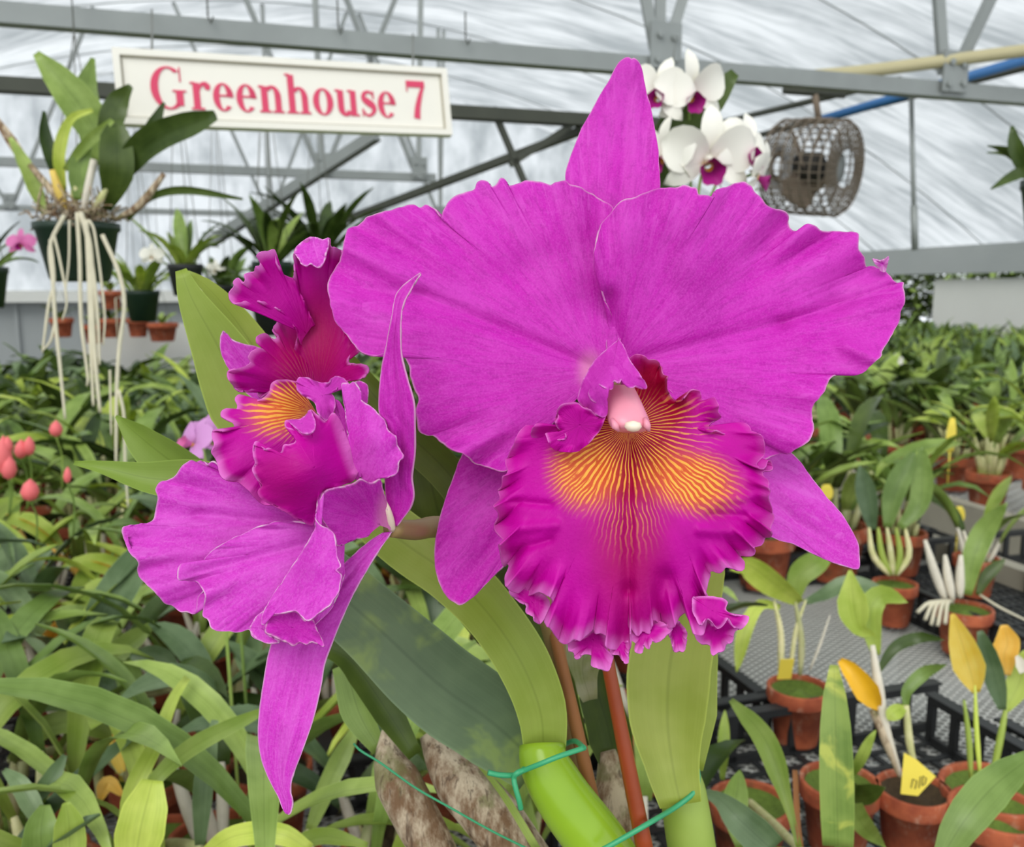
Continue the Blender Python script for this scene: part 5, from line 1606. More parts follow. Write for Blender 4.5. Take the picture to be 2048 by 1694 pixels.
petal('lip', fl, MAT['lip'], (1256, 853),
      [(1242, 770), (1248, 735), (1258, 718), (1266, 711), (1276, 708), (1290, 712), (1298, 719), (1312, 720), (1323, 735), (1326, 748), (1334, 752), (1334, 770), (1338, 785), (1350, 800), (1362, 801), (1374, 790), (1384, 779), (1398, 781), (1403, 796), (1414, 801), (1428, 795), (1436, 808), (1438, 824),
       (1443, 832), (1430, 842), (1420, 848), (1417, 856), (1424, 863), (1436, 862), (1449, 868), (1462, 864), (1468, 852), (1480, 846), (1492, 848), (1500, 856), (1502, 862), (1520, 868), (1527, 880), (1530, 896), (1528, 912), (1514, 925), (1516, 934), (1530, 935), (1536, 924), (1543, 930), (1541, 942), (1526, 946),
       (1534, 962), (1540, 985), (1537, 1000), (1543, 1018), (1547, 1040), (1541, 1056), (1546, 1074), (1530, 1076), (1524, 1090), (1510, 1096), (1506, 1110), (1484, 1112), (1488, 1130), (1484, 1142), (1468, 1139), (1452, 1136), (1440, 1146), (1426, 1143), (1418, 1156), (1414, 1174), (1412, 1190), (1420, 1204), (1424, 1226),
       (1424, 1250), (1416, 1240), (1410, 1256), (1404, 1268), (1388, 1268), (1383, 1246), (1371, 1229), (1358, 1234), (1346, 1255), (1328, 1254), (1308, 1240), (1304, 1256), (1298, 1268), (1286, 1262), (1276, 1272), (1264, 1262), (1258, 1250),
       (1261, 1272), (1260, 1298), (1240, 1301), (1218, 1299), (1212, 1290), (1217, 1278), (1204, 1268), (1192, 1268), (1187, 1250), (1184, 1262), (1170, 1272), (1160, 1280), (1149, 1280), (1134, 1289), (1120, 1282), (1106, 1268), (1094, 1250), (1089, 1240), (1102, 1234), (1099, 1222), (1106, 1206),
       (1096, 1193), (1080, 1184), (1068, 1188), (1052, 1192), (1046, 1178), (1036, 1186), (1022, 1182), (1012, 1170), (1010, 1152), (1016, 1136), (1004, 1126), (1000, 1108), (998, 1096), (1004, 1080), (992, 1066), (990, 1048), (996, 1030),
       (988, 1014), (1000, 1000), (996, 984), (1004, 972), (1004, 958), (1014, 944), (1012, 926), (1018, 906), (1030, 882), (1038, 864), (1050, 853), (1060, 854), (1060, 876), (1072, 884), (1062, 868), (1072, 848), (1088, 850), (1096, 864), (1104, 878), (1122, 880), (1130, 868), (1118, 858), (1110, 846), (1114, 826), (1120, 812), (1136, 806), (1152, 806), (1162, 816),
       (1180, 816), (1196, 830), (1212, 830), (1216, 846)],
      LIP_CTRL, n=760, mr=84, ruf=(.0055, 29, .76), tang=7.0, seed=17, jag=1.6, smooth_in=24, wrinkle=.0007, thick=.0005, mask=lip_mask,
      creases=[(1256, 880, 1256, 1180, .0022, 14), (1256, 1180, 1240, 1300, .002, 16), (1100, 1010, 1000, 1000, .0016, 9), (1110, 1050, 1000, 1060, -.0016, 11), (1100, 1080, 1004, 1110, .0016, 9), (1420, 1030, 1544, 1030, .0016, 9), (1400, 1060, 1544, 1070, -.0014, 11), (1440, 1000, 1540, 990, -.0014, 10), (1330, 1160, 1310, 1270, .004, 22)])

# frilled lobes of the rim that fold back and hang behind it, and the spur beside the notch
RIMM = lambda k0, k1: (lambda X, Y, r, t: {2: np.clip(sstep(k0, k1, r) * .95 + 0 * X, 0, 1)})
for i, (base, out, ctrl, sd) in enumerate((
        ((1186, 1278), [(1136, 1284), (1160, 1276), (1190, 1258), (1217, 1275), (1216, 1300), (1226, 1312), (1223, 1328), (1217, 1342), (1204, 1339), (1184, 1332), (1184, 1312), (1168, 1309), (1152, 1318), (1146, 1306), (1137, 1300)],
         [(1140, 1285, .2775), (1217, 1275, .2785), (1205, 1338, .2740), (1150, 1315, .2745), (1186, 1278, .2805)], 3),
        ((1238, 1288), [(1212, 1284), (1236, 1276), (1260, 1286), (1257, 1306), (1256, 1327), (1246, 1323), (1239, 1311), (1224, 1308)], [(1212, 1284, .2755), (1260, 1288, .2765), (1252, 1325, .2735), (1238, 1288, .2775)], 4),
        ((1292, 1262), [(1262, 1258), (1284, 1244), (1305, 1238), (1344, 1256), (1332, 1272), (1314, 1286), (1304, 1282), (1297, 1299), (1288, 1290), (1283, 1306), (1270, 1304), (1271, 1287), (1262, 1280)],
         [(1262, 1262, .2765), (1340, 1256, .2755), (1292, 1250, .2790), (1278, 1303, .2745), (1312, 1285, .2735)], 5),
        ((1352, 1262), [(1334, 1258), (1350, 1240), (1366, 1252), (1374, 1266), (1372, 1286), (1368, 1303), (1358, 1302), (1350, 1305), (1344, 1288)], [(1334, 1258, .2800), (1374, 1266, .2790), (1358, 1303, .2750), (1352, 1250, .2815)], 6),
        ((1430, 1262), [(1386, 1264), (1402, 1250), (1412, 1238), (1434, 1250), (1457, 1236), (1490, 1240), (1486, 1254), (1470, 1264), (1464, 1284), (1452, 1290), (1446, 1302), (1436, 1306), (1424, 1311), (1420, 1292), (1404, 1288), (1392, 1278)],
         [(1386, 1264, .2785), (1434, 1245, .2795), (1490, 1242, .2745), (1440, 1305, .2725), (1460, 1285, .2725), (1430, 1265, .2785)], 7),
        ((1066, 1206), [(1014, 1166), (1040, 1164), (1076, 1184), (1094, 1194), (1100, 1212), (1093, 1230), (1081, 1248), (1070, 1242), (1066, 1234), (1054, 1227), (1050, 1210), (1034, 1200), (1020, 1186)],
         [(1014, 1166, .2805), (1095, 1195, .2795), (1080, 1247, .2770), (1050, 1210, .2780), (1066, 1200, .2820)], 8),
        ((1425, 1222), [(1384, 1194), (1412, 1192), (1430, 1194), (1446, 1196), (1454, 1204), (1452, 1220), (1470, 1230), (1497, 1234), (1494, 1248), (1480, 1256), (1468, 1254), (1457, 1238), (1446, 1252), (1434, 1257), (1424, 1246), (1413, 1238), (1400, 1250), (1390, 1236), (1384, 1215)],
         [(1384, 1205, .2705), (1454, 1204, .2725), (1497, 1236, .2700), (1434, 1256, .2690), (1405, 1245, .2695), (1425, 1222, .2692)], 9))):
    petal('lip_frill', fl, MAT['lip'], base, out, ctrl, n=130, mr=16, closed=True, ruf=(.0016, 6, .4), tang=1.6, seed=sd + 80, jag=.9, smooth_in=5, thick=.0005, mask=RIMM(.55 if i < 6 else .78, 1.0), uvdir=90)

# hood over the column and its turned-up frill
petal('lip_hood', fl, MAT['hood'], (1222, 748),
      [(1237, 678), (1246, 690), (1252, 702), (1258, 718), (1268, 734), (1280, 750), (1290, 764), (1293, 776), (1284, 778), (1272, 773), (1266, 775), (1256, 774), (1250, 766), (1244, 758), (1238, 766), (1228, 764), (1224, 778), (1214, 778), (1206, 775), (1192, 768),
       (1182, 778), (1178, 788), (1184, 800), (1196, 808), (1208, 818), (1213, 828), (1206, 834), (1194, 830), (1180, 822), (1164, 812), (1157, 800), (1160, 782), (1166, 764), (1176, 744), (1190, 722), (1206, 706), (1220, 694)],
      [(1237, 680, .282), (1290, 772, .272), (1250, 770, .266), (1195, 775, .264), (1210, 828, .268), (1160, 800, .276), (1180, 735, .281), (1222, 748, .2665), (1235, 715, .272)],
      n=240, mr=30, closed=True, ruf=(.0014, 11, .72), tang=2.2, seed=23, jag=.7, smooth_in=10, label='hood of the lip curled over the column', uvdir=60)
petal('lip_lobe', fl, MAT['lip'], (1160, 850),
      [(1213, 828), (1204, 833), (1192, 829), (1180, 819), (1166, 814), (1154, 806), (1138, 805), (1122, 810), (1114, 820), (1116, 834), (1110, 845), (1116, 856), (1128, 866), (1130, 876), (1120, 881), (1104, 877), (1090, 868), (1110, 900), (1160, 900), (1200, 860)],
      [(1160, 850, .2705), (1130, 810, .2685), (1210, 830, .2675), (1105, 870, .2700), (1160, 900, .2725)], n=150, mr=20, closed=True, ruf=(.0014, 8, .7), tang=2, seed=29, jag=.6, smooth_in=8,
      mask=lambda X, Y, r, t: {2: sstep(.92, 1, r) * (Y < 885) * np.where(X < 1200, .7, .3)})

# column with anther cap
cq = spline([(1240, 770, .275, 27), (1246, 795, .2715, 34), (1252, 822, .2685, 40), (1258, 842, .2665, 42), (1262, 856, .2655, 37), (1264, 862, .2655, 22)], 16)
m = MB()
k = 24
V = []
for x, y, d, hw in cq:
    for j in range(k):
        a_ = 2 * math.pi * j / k
        fl2 = 1 + (0.10 * math.sin(a_ * 3) if y > 850 else 0)
        V.append(P(x + hw * math.cos(a_), y + 2 + hw * .10 * math.sin(a_) * 1.0, d + hw * .78 * d / FPX * math.sin(a_) * fl2 + .004))
m.add(V, [(i * k + j, i * k + (j + 1) % k, (i + 1) * k + (j + 1) % k, (i + 1) * k + j) for i in range(len(cq) - 1) for j in range(k)] + [tuple((len(cq) - 1) * k + j for j in range(k))])
col = m.obj('column', MAT['column'], fl)
for x0, x1, y0, y1 in ((1224, 1238, 838, 862), (1290, 1298, 836, 862)):
    m = MB(); m.tube(P([x0, (x0 + x1) / 2, x1], [y0, (y0 + y1) / 2 + 3, y1], [.2672, .2655, .2662]), [.0006, .0012, .0005], 10); m.obj('column_wing', MAT['column'], fl)
m = MB()
ac = P(1266, 852, .2640)
m.lathe(ac + np.array([0, 0, -.0016]), [(0.0002, -.0002), (.0018, .0003), (.0026, .0014), (.0022, .0026), (.0002, .0032)], 16); m.obj('anther_cap', MAT['anther'], fl)

# ------------------------------------------------------------ side flower
f2 = empty('flower', P(775, 1050, .300))
f2.parent = plant
f2.location = f2.location - plant.location
f2['label'] = 'magenta flower at left seen from its side'
PS, PM = MAT['petal_side'], MAT['petal']

petal('lip_lobe', f2, MAT['lip'], (640, 775),
      [(590, 745), (584, 712), (592, 686), (596, 650), (590, 605), (584, 566), (587, 555), (589, 540), (589, 520), (588, 506), (594, 494), (604, 484), (618, 475), (634, 475), (646, 480), (658, 476), (661, 492), (668, 494), (680, 499), (688, 510), (684, 545), (690, 590), (700, 640), (716, 684), (722, 700),
       (706, 706), (698, 716), (700, 726), (714, 728), (734, 731), (737, 744), (724, 757), (704, 760), (684, 768)],
      [(640, 775, .328), (640, 650, .324), (470, 590, .306), (530, 510, .308), (586, 556, .318), (620, 480, .310), (680, 520, .318), (715, 690, .318), (730, 740, .308), (600, 700, .322), (640, 560, .317)],
      n=420, mr=40, ruf=(.0022, 20, .72), tang=1.5, seed=31, jag=.9, smooth_in=18,
      mask=lambda X, Y, r, t: {0: .04 * blob(X, Y, 625, 745, 40, 55, .7), 1: np.maximum(.75 * blob(X, Y, 640, 690, 60, 100, .8), .5 * blob(X, Y, 690, 720, 40, 60, .7)), 2: sstep(.90, 1, r) * np.where((Y < 615) | (X > 690), .85, .35)})
petal('lip_lobe', f2, MAT['lip'], (612, 668),
      [(602, 690), (596, 674), (589, 655), (575, 632), (552, 615), (530, 605), (508, 601), (488, 603), (474, 606), (463, 604), (457, 592), (460, 582), (467, 574), (467, 562), (475, 556), (484, 566), (490, 560), (489, 549), (498, 545), (508, 543), (512, 532), (520, 530), (519, 518), (513, 510),
       (522, 503), (534, 502), (548, 499), (551, 520), (560, 538), (572, 552), (587, 558), (600, 585), (616, 620), (630, 650)],
      [(612, 668, .3205), (587, 560, .3155), (570, 610, .3135), (470, 590, .304), (530, 510, .306), (600, 690, .3215), (630, 650, .3215)],
      n=260, mr=32, ruf=(.0016, 12, .7), tang=1.2, seed=30, jag=.8, smooth_in=12,
      mask=lambda X, Y, r, t: {1: .5 * blob(X, Y, 640, 700, 50, 80, .8), 2: sstep(.88, 1, r) * np.where((X < 560) | (Y < 530), .85, .1)})
petal('lip_fold', f2, PS, (628, 505),
      [(589, 508), (594, 494), (604, 484), (618, 476), (634, 475), (646, 480), (658, 477), (656, 498), (652, 512), (648, 526), (640, 535), (630, 534), (622, 529), (612, 533), (602, 528), (598, 520)],
      [(589, 508, .3085), (630, 476, .3095), (658, 480, .3085), (640, 535, .3045), (605, 530, .3055), (628, 505, .3080)], n=120, mr=14, closed=True, ruf=(.0009, 7, .5), jag=.7, seed=33, smooth_in=6, label='paler folded back tip of the lip', uvdir=75)
petal('lateral_sepal', f2, PS, (545, 790),
      [(446, 662), (452, 667), (460, 676), (474, 684), (490, 688), (508, 692), (540, 705), (575, 740), (575, 790), (540, 810), (510, 800), (482, 775), (462, 745), (446, 716), (440, 694), (441, 674)],
      [(446, 662, .330), (440, 700, .331), (510, 692, .333), (545, 790, .331), (482, 775, .331)], n=120, mr=20, closed=True, ruf=(.0003, 5, .7), jag=.4, seed=35, creases=[(448, 668, 540, 790, .0014, 9)])
petal('lip_lobe', f2, MAT['lip'], (625, 790),
      [(650, 715), (622, 668), (596, 642), (574, 630), (557, 628), (553, 645), (545, 660), (556, 671), (548, 678), (530, 668), (514, 672), (513, 684), (528, 692), (532, 700), (517, 697), (504, 702), (496, 714), (500, 726), (480, 736), (457, 742), (456, 756), (465, 770), (477, 782), (494, 782), (511, 774), (519, 794), (536, 784), (560, 775), (595, 775)],
      [(625, 790, .326), (590, 660, .326), (550, 640, .324), (505, 710, .310), (460, 755, .302), (520, 785, .318), (580, 740, .319)], n=260, mr=30, ruf=(.0018, 11, .68), tang=1.5, seed=37, jag=.7, smooth_in=14,
      mask=lambda X, Y, r, t: {0: .08 * blob(X, Y, 600, 760, 40, 60, .7), 1: .7 * blob(X, Y, 590, 720, 60, 70, .8), 2: sstep(.9, 1, r) * .7})
petal('lip_lobe', f2, MAT['lip'], (632, 826),
      [(600, 765), (570, 760), (545, 765), (536, 788), (518, 800), (495, 800), (480, 790), (470, 797), (474, 812), (469, 821), (452, 818), (442, 824), (443, 834), (458, 842), (466, 848), (467, 860), (448, 862), (426, 862), (424, 876), (428, 890), (423, 906), (434, 924), (438, 945), (450, 960), (478, 966), (500, 985),
       (530, 1010), (590, 1000), (640, 940), (640, 870)],
      [(632, 826, .316), (560, 765, .312), (475, 800, .302), (445, 830, .296), (426, 870, .290), (430, 920, .288), (470, 962, .288), (530, 1010, .291), (570, 820, .304), (520, 890, .294), (610, 900, .300)],
      n=320, mr=44, ruf=(.0022, 12, .7), tang=1.5, seed=41, jag=.7, smooth_in=16,
      mask=lambda X, Y, r, t: {0: np.maximum(blob(X, Y, 562, 820, 70, 52, .45, -.2), blob(X, Y, 606, 810, 45, 40, .6)), 1: .8 * blob(X, Y, 600, 795, 50, 45, .6), 3: 1.3 * blob(X, Y, 560, 825, 54, 40, .7, -.2), 2: sstep(.9, 1, r) * np.where(Y < 960, .8, .3)})
petal('lip_tube', f2, MAT['lip'], (628, 935),
      [(507, 890), (512, 883), (520, 890), (527, 898), (536, 897), (544, 900), (549, 908), (556, 908), (564, 902), (568, 891), (579, 889), (590, 884), (592, 872), (586, 860), (572, 853), (569, 845), (574, 841), (588, 852), (600, 863), (610, 868), (624, 866), (631, 856), (630, 842), (620, 832), (617, 822), (624, 820), (634, 829), (646, 841),
       (658, 836), (667, 826), (680, 842), (693, 875), (705, 905), (715, 930), (714, 946), (705, 962), (676, 974), (643, 984), (634, 1010), (627, 1048), (608, 1044), (590, 1036), (569, 1022), (545, 1010), (524, 997), (516, 985), (522, 972), (512, 955), (505, 938), (511, 925), (506, 908)],
      [(507, 900, .2775), (560, 880, .2745), (600, 860, .2765), (650, 840, .283), (690, 880, .290), (715, 935, .293), (640, 1000, .282), (560, 1010, .279), (628, 935, .2700), (520, 980, .279), (570, 960, .2700)],
      n=340, mr=40, closed=True, ruf=(.0012, 16, .78), tang=1.2, seed=43, jag=.6, smooth_in=12,
      mask=lambda X, Y, r, t: {0: 0 * X, 1: .35 * blob(X, Y, 560, 960, 60, 60, .8), 2: np.clip(np.maximum(sstep(.93, 1, r) * np.where((Y < 960) & (X < 670), .8, .25), 0.85 * blob(X, Y, 706, 915, 16, 90, .8, -.35)), 0, 1)}, label='side of the lip wrapped round the column', uvdir=160)
petal('lip_frill', f2, MAT['hood'], (645, 792),
      [(592, 764), (597, 756), (605, 754), (616, 756), (627, 762), (638, 764), (648, 766), (658, 764), (664, 756), (672, 753), (684, 755), (692, 762), (699, 770), (690, 776), (680, 774), (670, 780), (662, 786), (668, 796), (671, 810), (668, 822), (664, 833), (654, 842), (645, 838), (637, 830), (634, 820), (630, 808), (622, 800), (612, 794), (602, 788), (594, 778)],
      [(592, 768, .300), (645, 760, .303), (695, 766, .306), (668, 815, .300), (650, 840, .296), (605, 788, .298), (645, 792, .2975)], n=200, mr=20, closed=True, ruf=(.002, 8, .45), tang=1.5, seed=47, jag=.5, smooth_in=8)
petal('lip_frill', f2, MAT['hood'], (604, 848), [(574, 841), (586, 840), (602, 838), (616, 826), (622, 822), (630, 840), (631, 856), (624, 866), (610, 868), (600, 864), (590, 856)],
      [(574, 841, .279), (622, 824, .281), (610, 866, .2735), (604, 848, .2745)], n=90, mr=12, closed=True, ruf=(.0008, 4, .5), jag=.4, seed=48, smooth_in=5)
petal('petal', f2, PM, (694, 890), [(668, 798), (680, 805), (695, 835), (706, 862), (716, 905), (722, 945), (712, 960), (698, 920), (684, 880), (672, 840)],
      [(668, 798, .302), (716, 905, .303), (700, 960, .300)], n=70, mr=10, closed=True, ruf=(.0002, 4, .6), jag=.3, seed=49, edge=0, smooth_in=6)
petal('petal', f2, PS, (724, 955),
      [(706, 950), (700, 905), (694, 850), (688, 800), (684, 770), (692, 766), (700, 768), (709, 764), (720, 779), (722, 798), (733, 807), (745, 815), (758, 828), (768, 839), (776, 858), (786, 868), (793, 873), (794, 888), (800, 897), (807, 912), (800, 922), (798, 934), (794, 946), (783, 953), (764, 956), (744, 966), (728, 962)],
      [(724, 955, .292), (690, 780, .297), (725, 800, .288), (770, 840, .286), (803, 912, .284), (785, 950, .284), (745, 870, .283)], n=200, mr=28, ruf=(.0009, 11, .7), seed=51, jag=.7, smooth_in=12, label='upper half of the near petal turned to the light', uvdir=-70)
petal('petal_roll', f2, PM, (728, 790), [(708, 764), (720, 762), (732, 768), (736, 780), (734, 806), (726, 812), (719, 800), (714, 782)], [(708, 764, .297), (735, 785, .300), (722, 800, .297)], n=60, mr=8, closed=True, ruf=(.0004, 3, .5), jag=.3, seed=52, smooth_in=5)
petal('petal', f2, PS, (705, 1055),
      [(740, 1062), (700, 1040), (640, 1010), (570, 985), (500, 965), (478, 968), (458, 958), (438, 934), (430, 924), (421, 923), (415, 930), (408, 925), (400, 922), (390, 926), (382, 921), (372, 926), (362, 936), (352, 950), (334, 960), (320, 966), (311, 980), (316, 994), (313, 1012), (308, 1038),
       (296, 1046), (270, 1050), (246, 1054), (246, 1070), (252, 1090), (262, 1110), (276, 1122), (275, 1138), (279, 1154), (290, 1166), (302, 1178), (316, 1190), (330, 1206), (346, 1212), (360, 1224), (374, 1224), (387, 1228), (394, 1216), (395, 1198), (404, 1184), (440, 1170), (520, 1130), (620, 1080)],
      [(705, 1055, .297), (480, 970, .300), (400, 925, .304), (312, 990, .304), (246, 1060, .302), (280, 1150, .296), (380, 1225, .292), (480, 1080, .296), (560, 1010, .298), (380, 1050, .298)], n=340, mr=40, ruf=(.0022, 13, .55), seed=53, jag=.8, smooth_in=20,
      creases=[(690, 1055, 400, 1030, .0018, 14), (400, 1030, 262, 1085, .001, 12), (300, 1150, 420, 1110, -.0016, 14)])
petal('petal', f2, PS, (690, 1070),
      [(700, 1052), (650, 1046), (626, 1047), (596, 1044), (569, 1043), (540, 1047), (512, 1055), (482, 1070), (455, 1082), (430, 1097), (412, 1112), (402, 1130), (385, 1134), (372, 1128), (361, 1130), (355, 1142), (356, 1158), (372, 1160), (390, 1163), (402, 1174), (410, 1192), (407, 1212), (406, 1232), (416, 1240), (422, 1256), (438, 1262), (456, 1263),
       (480, 1264), (498, 1260), (504, 1272), (521, 1282), (538, 1285), (600, 1270), (660, 1220), (690, 1150)],
      [(690, 1070, .2965), (569, 1044, .2905), (430, 1097, .2860), (358, 1142, .2835), (408, 1200, .2840), (456, 1260, .2840), (530, 1282, .2820), (660, 1200, .2860), (520, 1140, .2860)], n=280, mr=36, ruf=(.0014, 9, .6), seed=57, jag=.8, smooth_in=16,
      creases=[(670, 1075, 390, 1145, .0016, 14)])
petal('petal', f2, PM, (760, 1050),
      [(783, 1062), (778, 1030), (772, 1000), (764, 972), (760, 958), (742, 966), (722, 958), (708, 966), (690, 972), (668, 976), (648, 984), (640, 1004), (640, 1030), (652, 1052), (666, 1068), (674, 1092), (700, 1082), (735, 1073)],
      [(760, 1050, .298), (778, 1030, .295), (755, 962, .284), (690, 972, .281), (645, 990, .279), (660, 1060, .283), (674, 1090, .285), (710, 1030, .2945)], n=160, mr=26, ruf=(.0005, 8, .8), seed=59, jag=.6, smooth_in=10,
      mask=lambda X, Y, r, t: {1: .75 * blob(X, Y, 776, 1040, 20, 50, .8)}, label='hollow inner face of the near petal')
petal('petal_fold', f2, PS, (640, 1130),
      [(648, 984), (637, 996), (634, 1015), (631, 1034), (640, 1048), (654, 1056), (668, 1066), (672, 1080), (673, 1100), (677, 1118), (682, 1133), (674, 1141), (684, 1150), (681, 1166), (679, 1182), (668, 1198), (660, 1212), (648, 1220), (634, 1230), (622, 1240), (612, 1242), (602, 1232), (592, 1222), (578, 1225), (560, 1228), (540, 1229), (533, 1240), (524, 1250),
       (528, 1222), (560, 1170), (600, 1110), (628, 1060), (634, 1020)],
      [(648, 984, .279), (634, 1030, .276), (675, 1110, .276), (680, 1170, .274), (612, 1241, .270), (540, 1230, .276), (575, 1150, .283), (630, 1050, .279), (640, 1130, .272)], n=240, mr=28, closed=True, ruf=(.0009, 10, .65), seed=61, jag=.7, smooth_in=8, label='rim of the near petal folded towards the camera', uvdir=-60)
petal('petal_fold', f2, PM, (585, 1255),
      [(536, 1234), (556, 1228), (578, 1225), (592, 1223), (602, 1232), (612, 1242), (624, 1239), (632, 1252), (640, 1272), (649, 1293), (636, 1288), (624, 1284), (612, 1290), (600, 1285), (588, 1292), (574, 1285), (560, 1280), (545, 1272), (530, 1262)],
      [(536, 1240, .277), (600, 1228, .280), (645, 1288, .276), (570, 1284, .271), (585, 1255, .281)], n=120, mr=16, closed=True, ruf=(.0008, 8, .6), seed=63, jag=.9, smooth_in=6)
petal('petal_fold', f2, PS, (520, 1256), [(500, 1256), (514, 1232), (534, 1222), (538, 1240), (530, 1262), (548, 1276), (560, 1284), (540, 1288), (520, 1281), (505, 1270)], [(500, 1256, .280), (534, 1225, .281), (560, 1284, .275), (522, 1256, .276)], n=70, mr=10, closed=True, ruf=(.0005, 5, .6), seed=64, jag=.5, smooth_in=5)

def strip(name, parent, mat, left, right, ctrl, n=90, k=22, fold=.0012, edge=2.0, thick=.0006, label=None, seed=1):
    """a long petal between its two traced sides"""
    A, B = spline(left, n), spline(right, n)
    v = np.linspace(0, 1, k); v = np.unique(np.concatenate([v, [.03, .97]])); k = len(v)
    X = A[:, 0][:, None] * (1 - v) + B[:, 0][:, None] * v
    Y = A[:, 1][:, None] * (1 - v) + B[:, 1][:, None] * v
    u = np.linspace(0, 1, n)[:, None]
    d = tps(ctrl)(X, Y) + fold * np.exp(-((v - .5) / .12) ** 2)[None] * np.sin(math.pi * np.clip(u * 1.1, 0, 1)) + .0002 * noise1(u * np.ones_like(X) + v * .3, seed, 9, 2)
    V = P(X, Y, d).reshape(-1, 3)
    F = [(i * k + j, i * k + j + 1, (i + 1) * k + j + 1, (i + 1) * k + j) for i in range(n - 1) for j in range(k - 1)]
    me = bpy.data.meshes.new(name); me.from_pydata(V.tolist(), [], F); me.materials.append(mat)
    me.polygons.foreach_set('use_smooth', [True] * len(F))
    uvl = me.uv_layers.new(name='UVMap')
    UV = np.stack([np.broadcast_to(v[None] * .12, X.shape).ravel(), np.broadcast_to(u, X.shape).ravel()], 1)
    idx = np.empty(len(me.loops), dtype=np.int64); me.loops.foreach_get('vertex_index', idx)
    uvl.data.foreach_set('uv', UV[idx].astype(np.float32).ravel())
    wpx = np.hypot(A[:, 0] - B[:, 0], A[:, 1] - B[:, 1])[:, None]
    M = np.zeros(X.shape + (4,)); M[..., 2] = (1 - sstep(0, edge * 1.5, np.minimum(v, 1 - v)[None] * wpx)) * .8
    at = me.color_attributes.new(name='Mask', type='FLOAT_COLOR', domain='POINT')
    at.data.foreach_set('color', M.reshape(-1).astype(np.float32))
    o = link(name, me, parent)
    md = o.modifiers.new('thickness', 'SOLIDIFY'); md.thickness = thick; md.offset = 0
    if label: o['label'] = label
    return o


strip('dorsal_sepal', f2, PM,
      [(776, 1050), (772, 1000), (770, 950), (774, 880), (772, 842), (759, 828), (758, 797), (762, 745), (772, 692), (783, 637), (790, 596), (801, 577), (815, 564), (829, 553), (841, 546)],
      [(796, 1052), (806, 1038), (822, 1016), (829, 990), (825, 956), (828, 930), (831, 903), (831, 850), (829, 804), (815, 754), (804, 706), (803, 644), (808, 609), (823, 580), (833, 562), (842, 549)],
      [(786, 1052, .300), (795, 900, .290), (780, 720, .284), (838, 550, .282), (805, 640, .279), (828, 850, .282), (758, 810, .286), (826, 990, .292)], label='narrow upright sepal with a hooked tip')
strip('lateral_sepal', f2, PS,
      [(764, 1066), (742, 1080), (708, 1108), (650, 1165), (590, 1230), (552, 1266), (536, 1312), (526, 1370), (518, 1430), (517, 1480), (524, 1522), (538, 1558), (556, 1592), (564, 1616), (571, 1626)],
      [(784, 1064), (752, 1112), (712, 1180), (684, 1240), (664, 1290), (650, 1330), (643, 1372), (628, 1436), (606, 1500), (588, 1548), (582, 1578), (586, 1600), (584, 1622), (578, 1629)],
      [(768, 1072, .300), (690, 1170, .297), (600, 1290, .292), (520, 1450, .288), (577, 1626, .284), (625, 1440, .286), (575, 1450, .283), (740, 1120, .2985)], n=110, k=30, fold=.0012, label='long sepal hanging to a pointed tip')
m = MB(); q = spline([(768, 998, .2925), (776, 1020, .2945), (782, 1044, .298), (784, 1060, .301)], 10); m.tube(P(q[:, 0], q[:, 1], q[:, 2]), [.0003, .0006, .0008, .0010, .0011, .0012, .0013, .0013, .0013, .0012], 12); m.obj('column', MAT['anther'], f2)

# stalks
px_tube(plant, [(782, 1056, .301), (830, 1060, .315), (880, 1054, .334), (990, 1075, .352), (1075, 1180, .372), (1112, 1300, .392)], [19, 22, 23, 22, 20, 18], MAT['pedicel'], 'flower_stalk', 14, 40)
px_tube(plant, [(1235, 760, .317), (1225, 800, .335), (1170, 900, .352), (1110, 1060, .368), (1112, 1300, .392), (1140, 1480, .402), (1180, 1660, .408)], [15, 20, 22, 22, 20, 18, 18], MAT['pedicel'], 'flower_stalk', 14, 50)

# leaves of the flowering plant
LL, LD, LO = MAT['leaf_lime'], MAT['leaf_dark'], MAT['leaf_olive']
px_blade(plant, [(560, 930, .385), (505, 830, .380), (440, 700, .375), (385, 600, .372), (362, 540, .372)], 1, LL, widths=[70, 128, 150, 128, 96, 60, 22], fold=.16, n=26, roll=.15, label='lime green leaf with a notched rounded tip')
px_blade(plant, [(600, 890, .392), (545, 760, .388), (478, 650, .384), (415, 575, .378), (374, 546, .374)], 1, LL, widths=[90, 90, 84, 74, 60, 40, 12], fold=.25, n=22, roll=-.5)
px_blade(plant, [(470, 1040, .400), (390, 960, .398), (300, 890, .396), (232, 832, .396)], 1, LL, widths=[90, 110, 116, 104, 70, 6], fold=.3, n=22, roll=.6)
px_blade(plant, [(480, 990, .365), (380, 965, .362), (290, 955, .360), (205, 935, .360), (148, 926, .362)], 1, LL, widths=[110, 100, 88, 70, 48, 26, 8], fold=.35, n=24, roll=-.2, label='pale leaf with a curled yellow tip')
px_blade(plant, [(1078, 1530, .395), (985, 1445, .392), (880, 1370, .388), (760, 1260, .384), (670, 1180, .382), (600, 1110, .384)], 1, LD, widths=[120, 168, 176, 168, 150, 140, 120], fold=.14, n=30, roll=.12, label='broad dark grey green leaf with pale mottling')
px_blade(plant, [(1088, 1512, .378), (1080, 1420, .375), (1040, 1320, .372), (975, 1225, .374), (900, 1150, .380), (800, 1080, .386), (700, 990, .395)], 1, LL, widths=[84, 104, 112, 112, 120, 120, 112, 90], fold=.28, n=36, roll=-.25, label='strap leaf of the front pseudobulb')
px_blade(plant, [(990, 1080, .400), (900, 950, .398), (800, 850, .396), (690, 720, .396), (640, 650, .398)], 1, LO, widths=[60, 74, 80, 70, 50, 20], fold=.3, n=24, roll=.3)
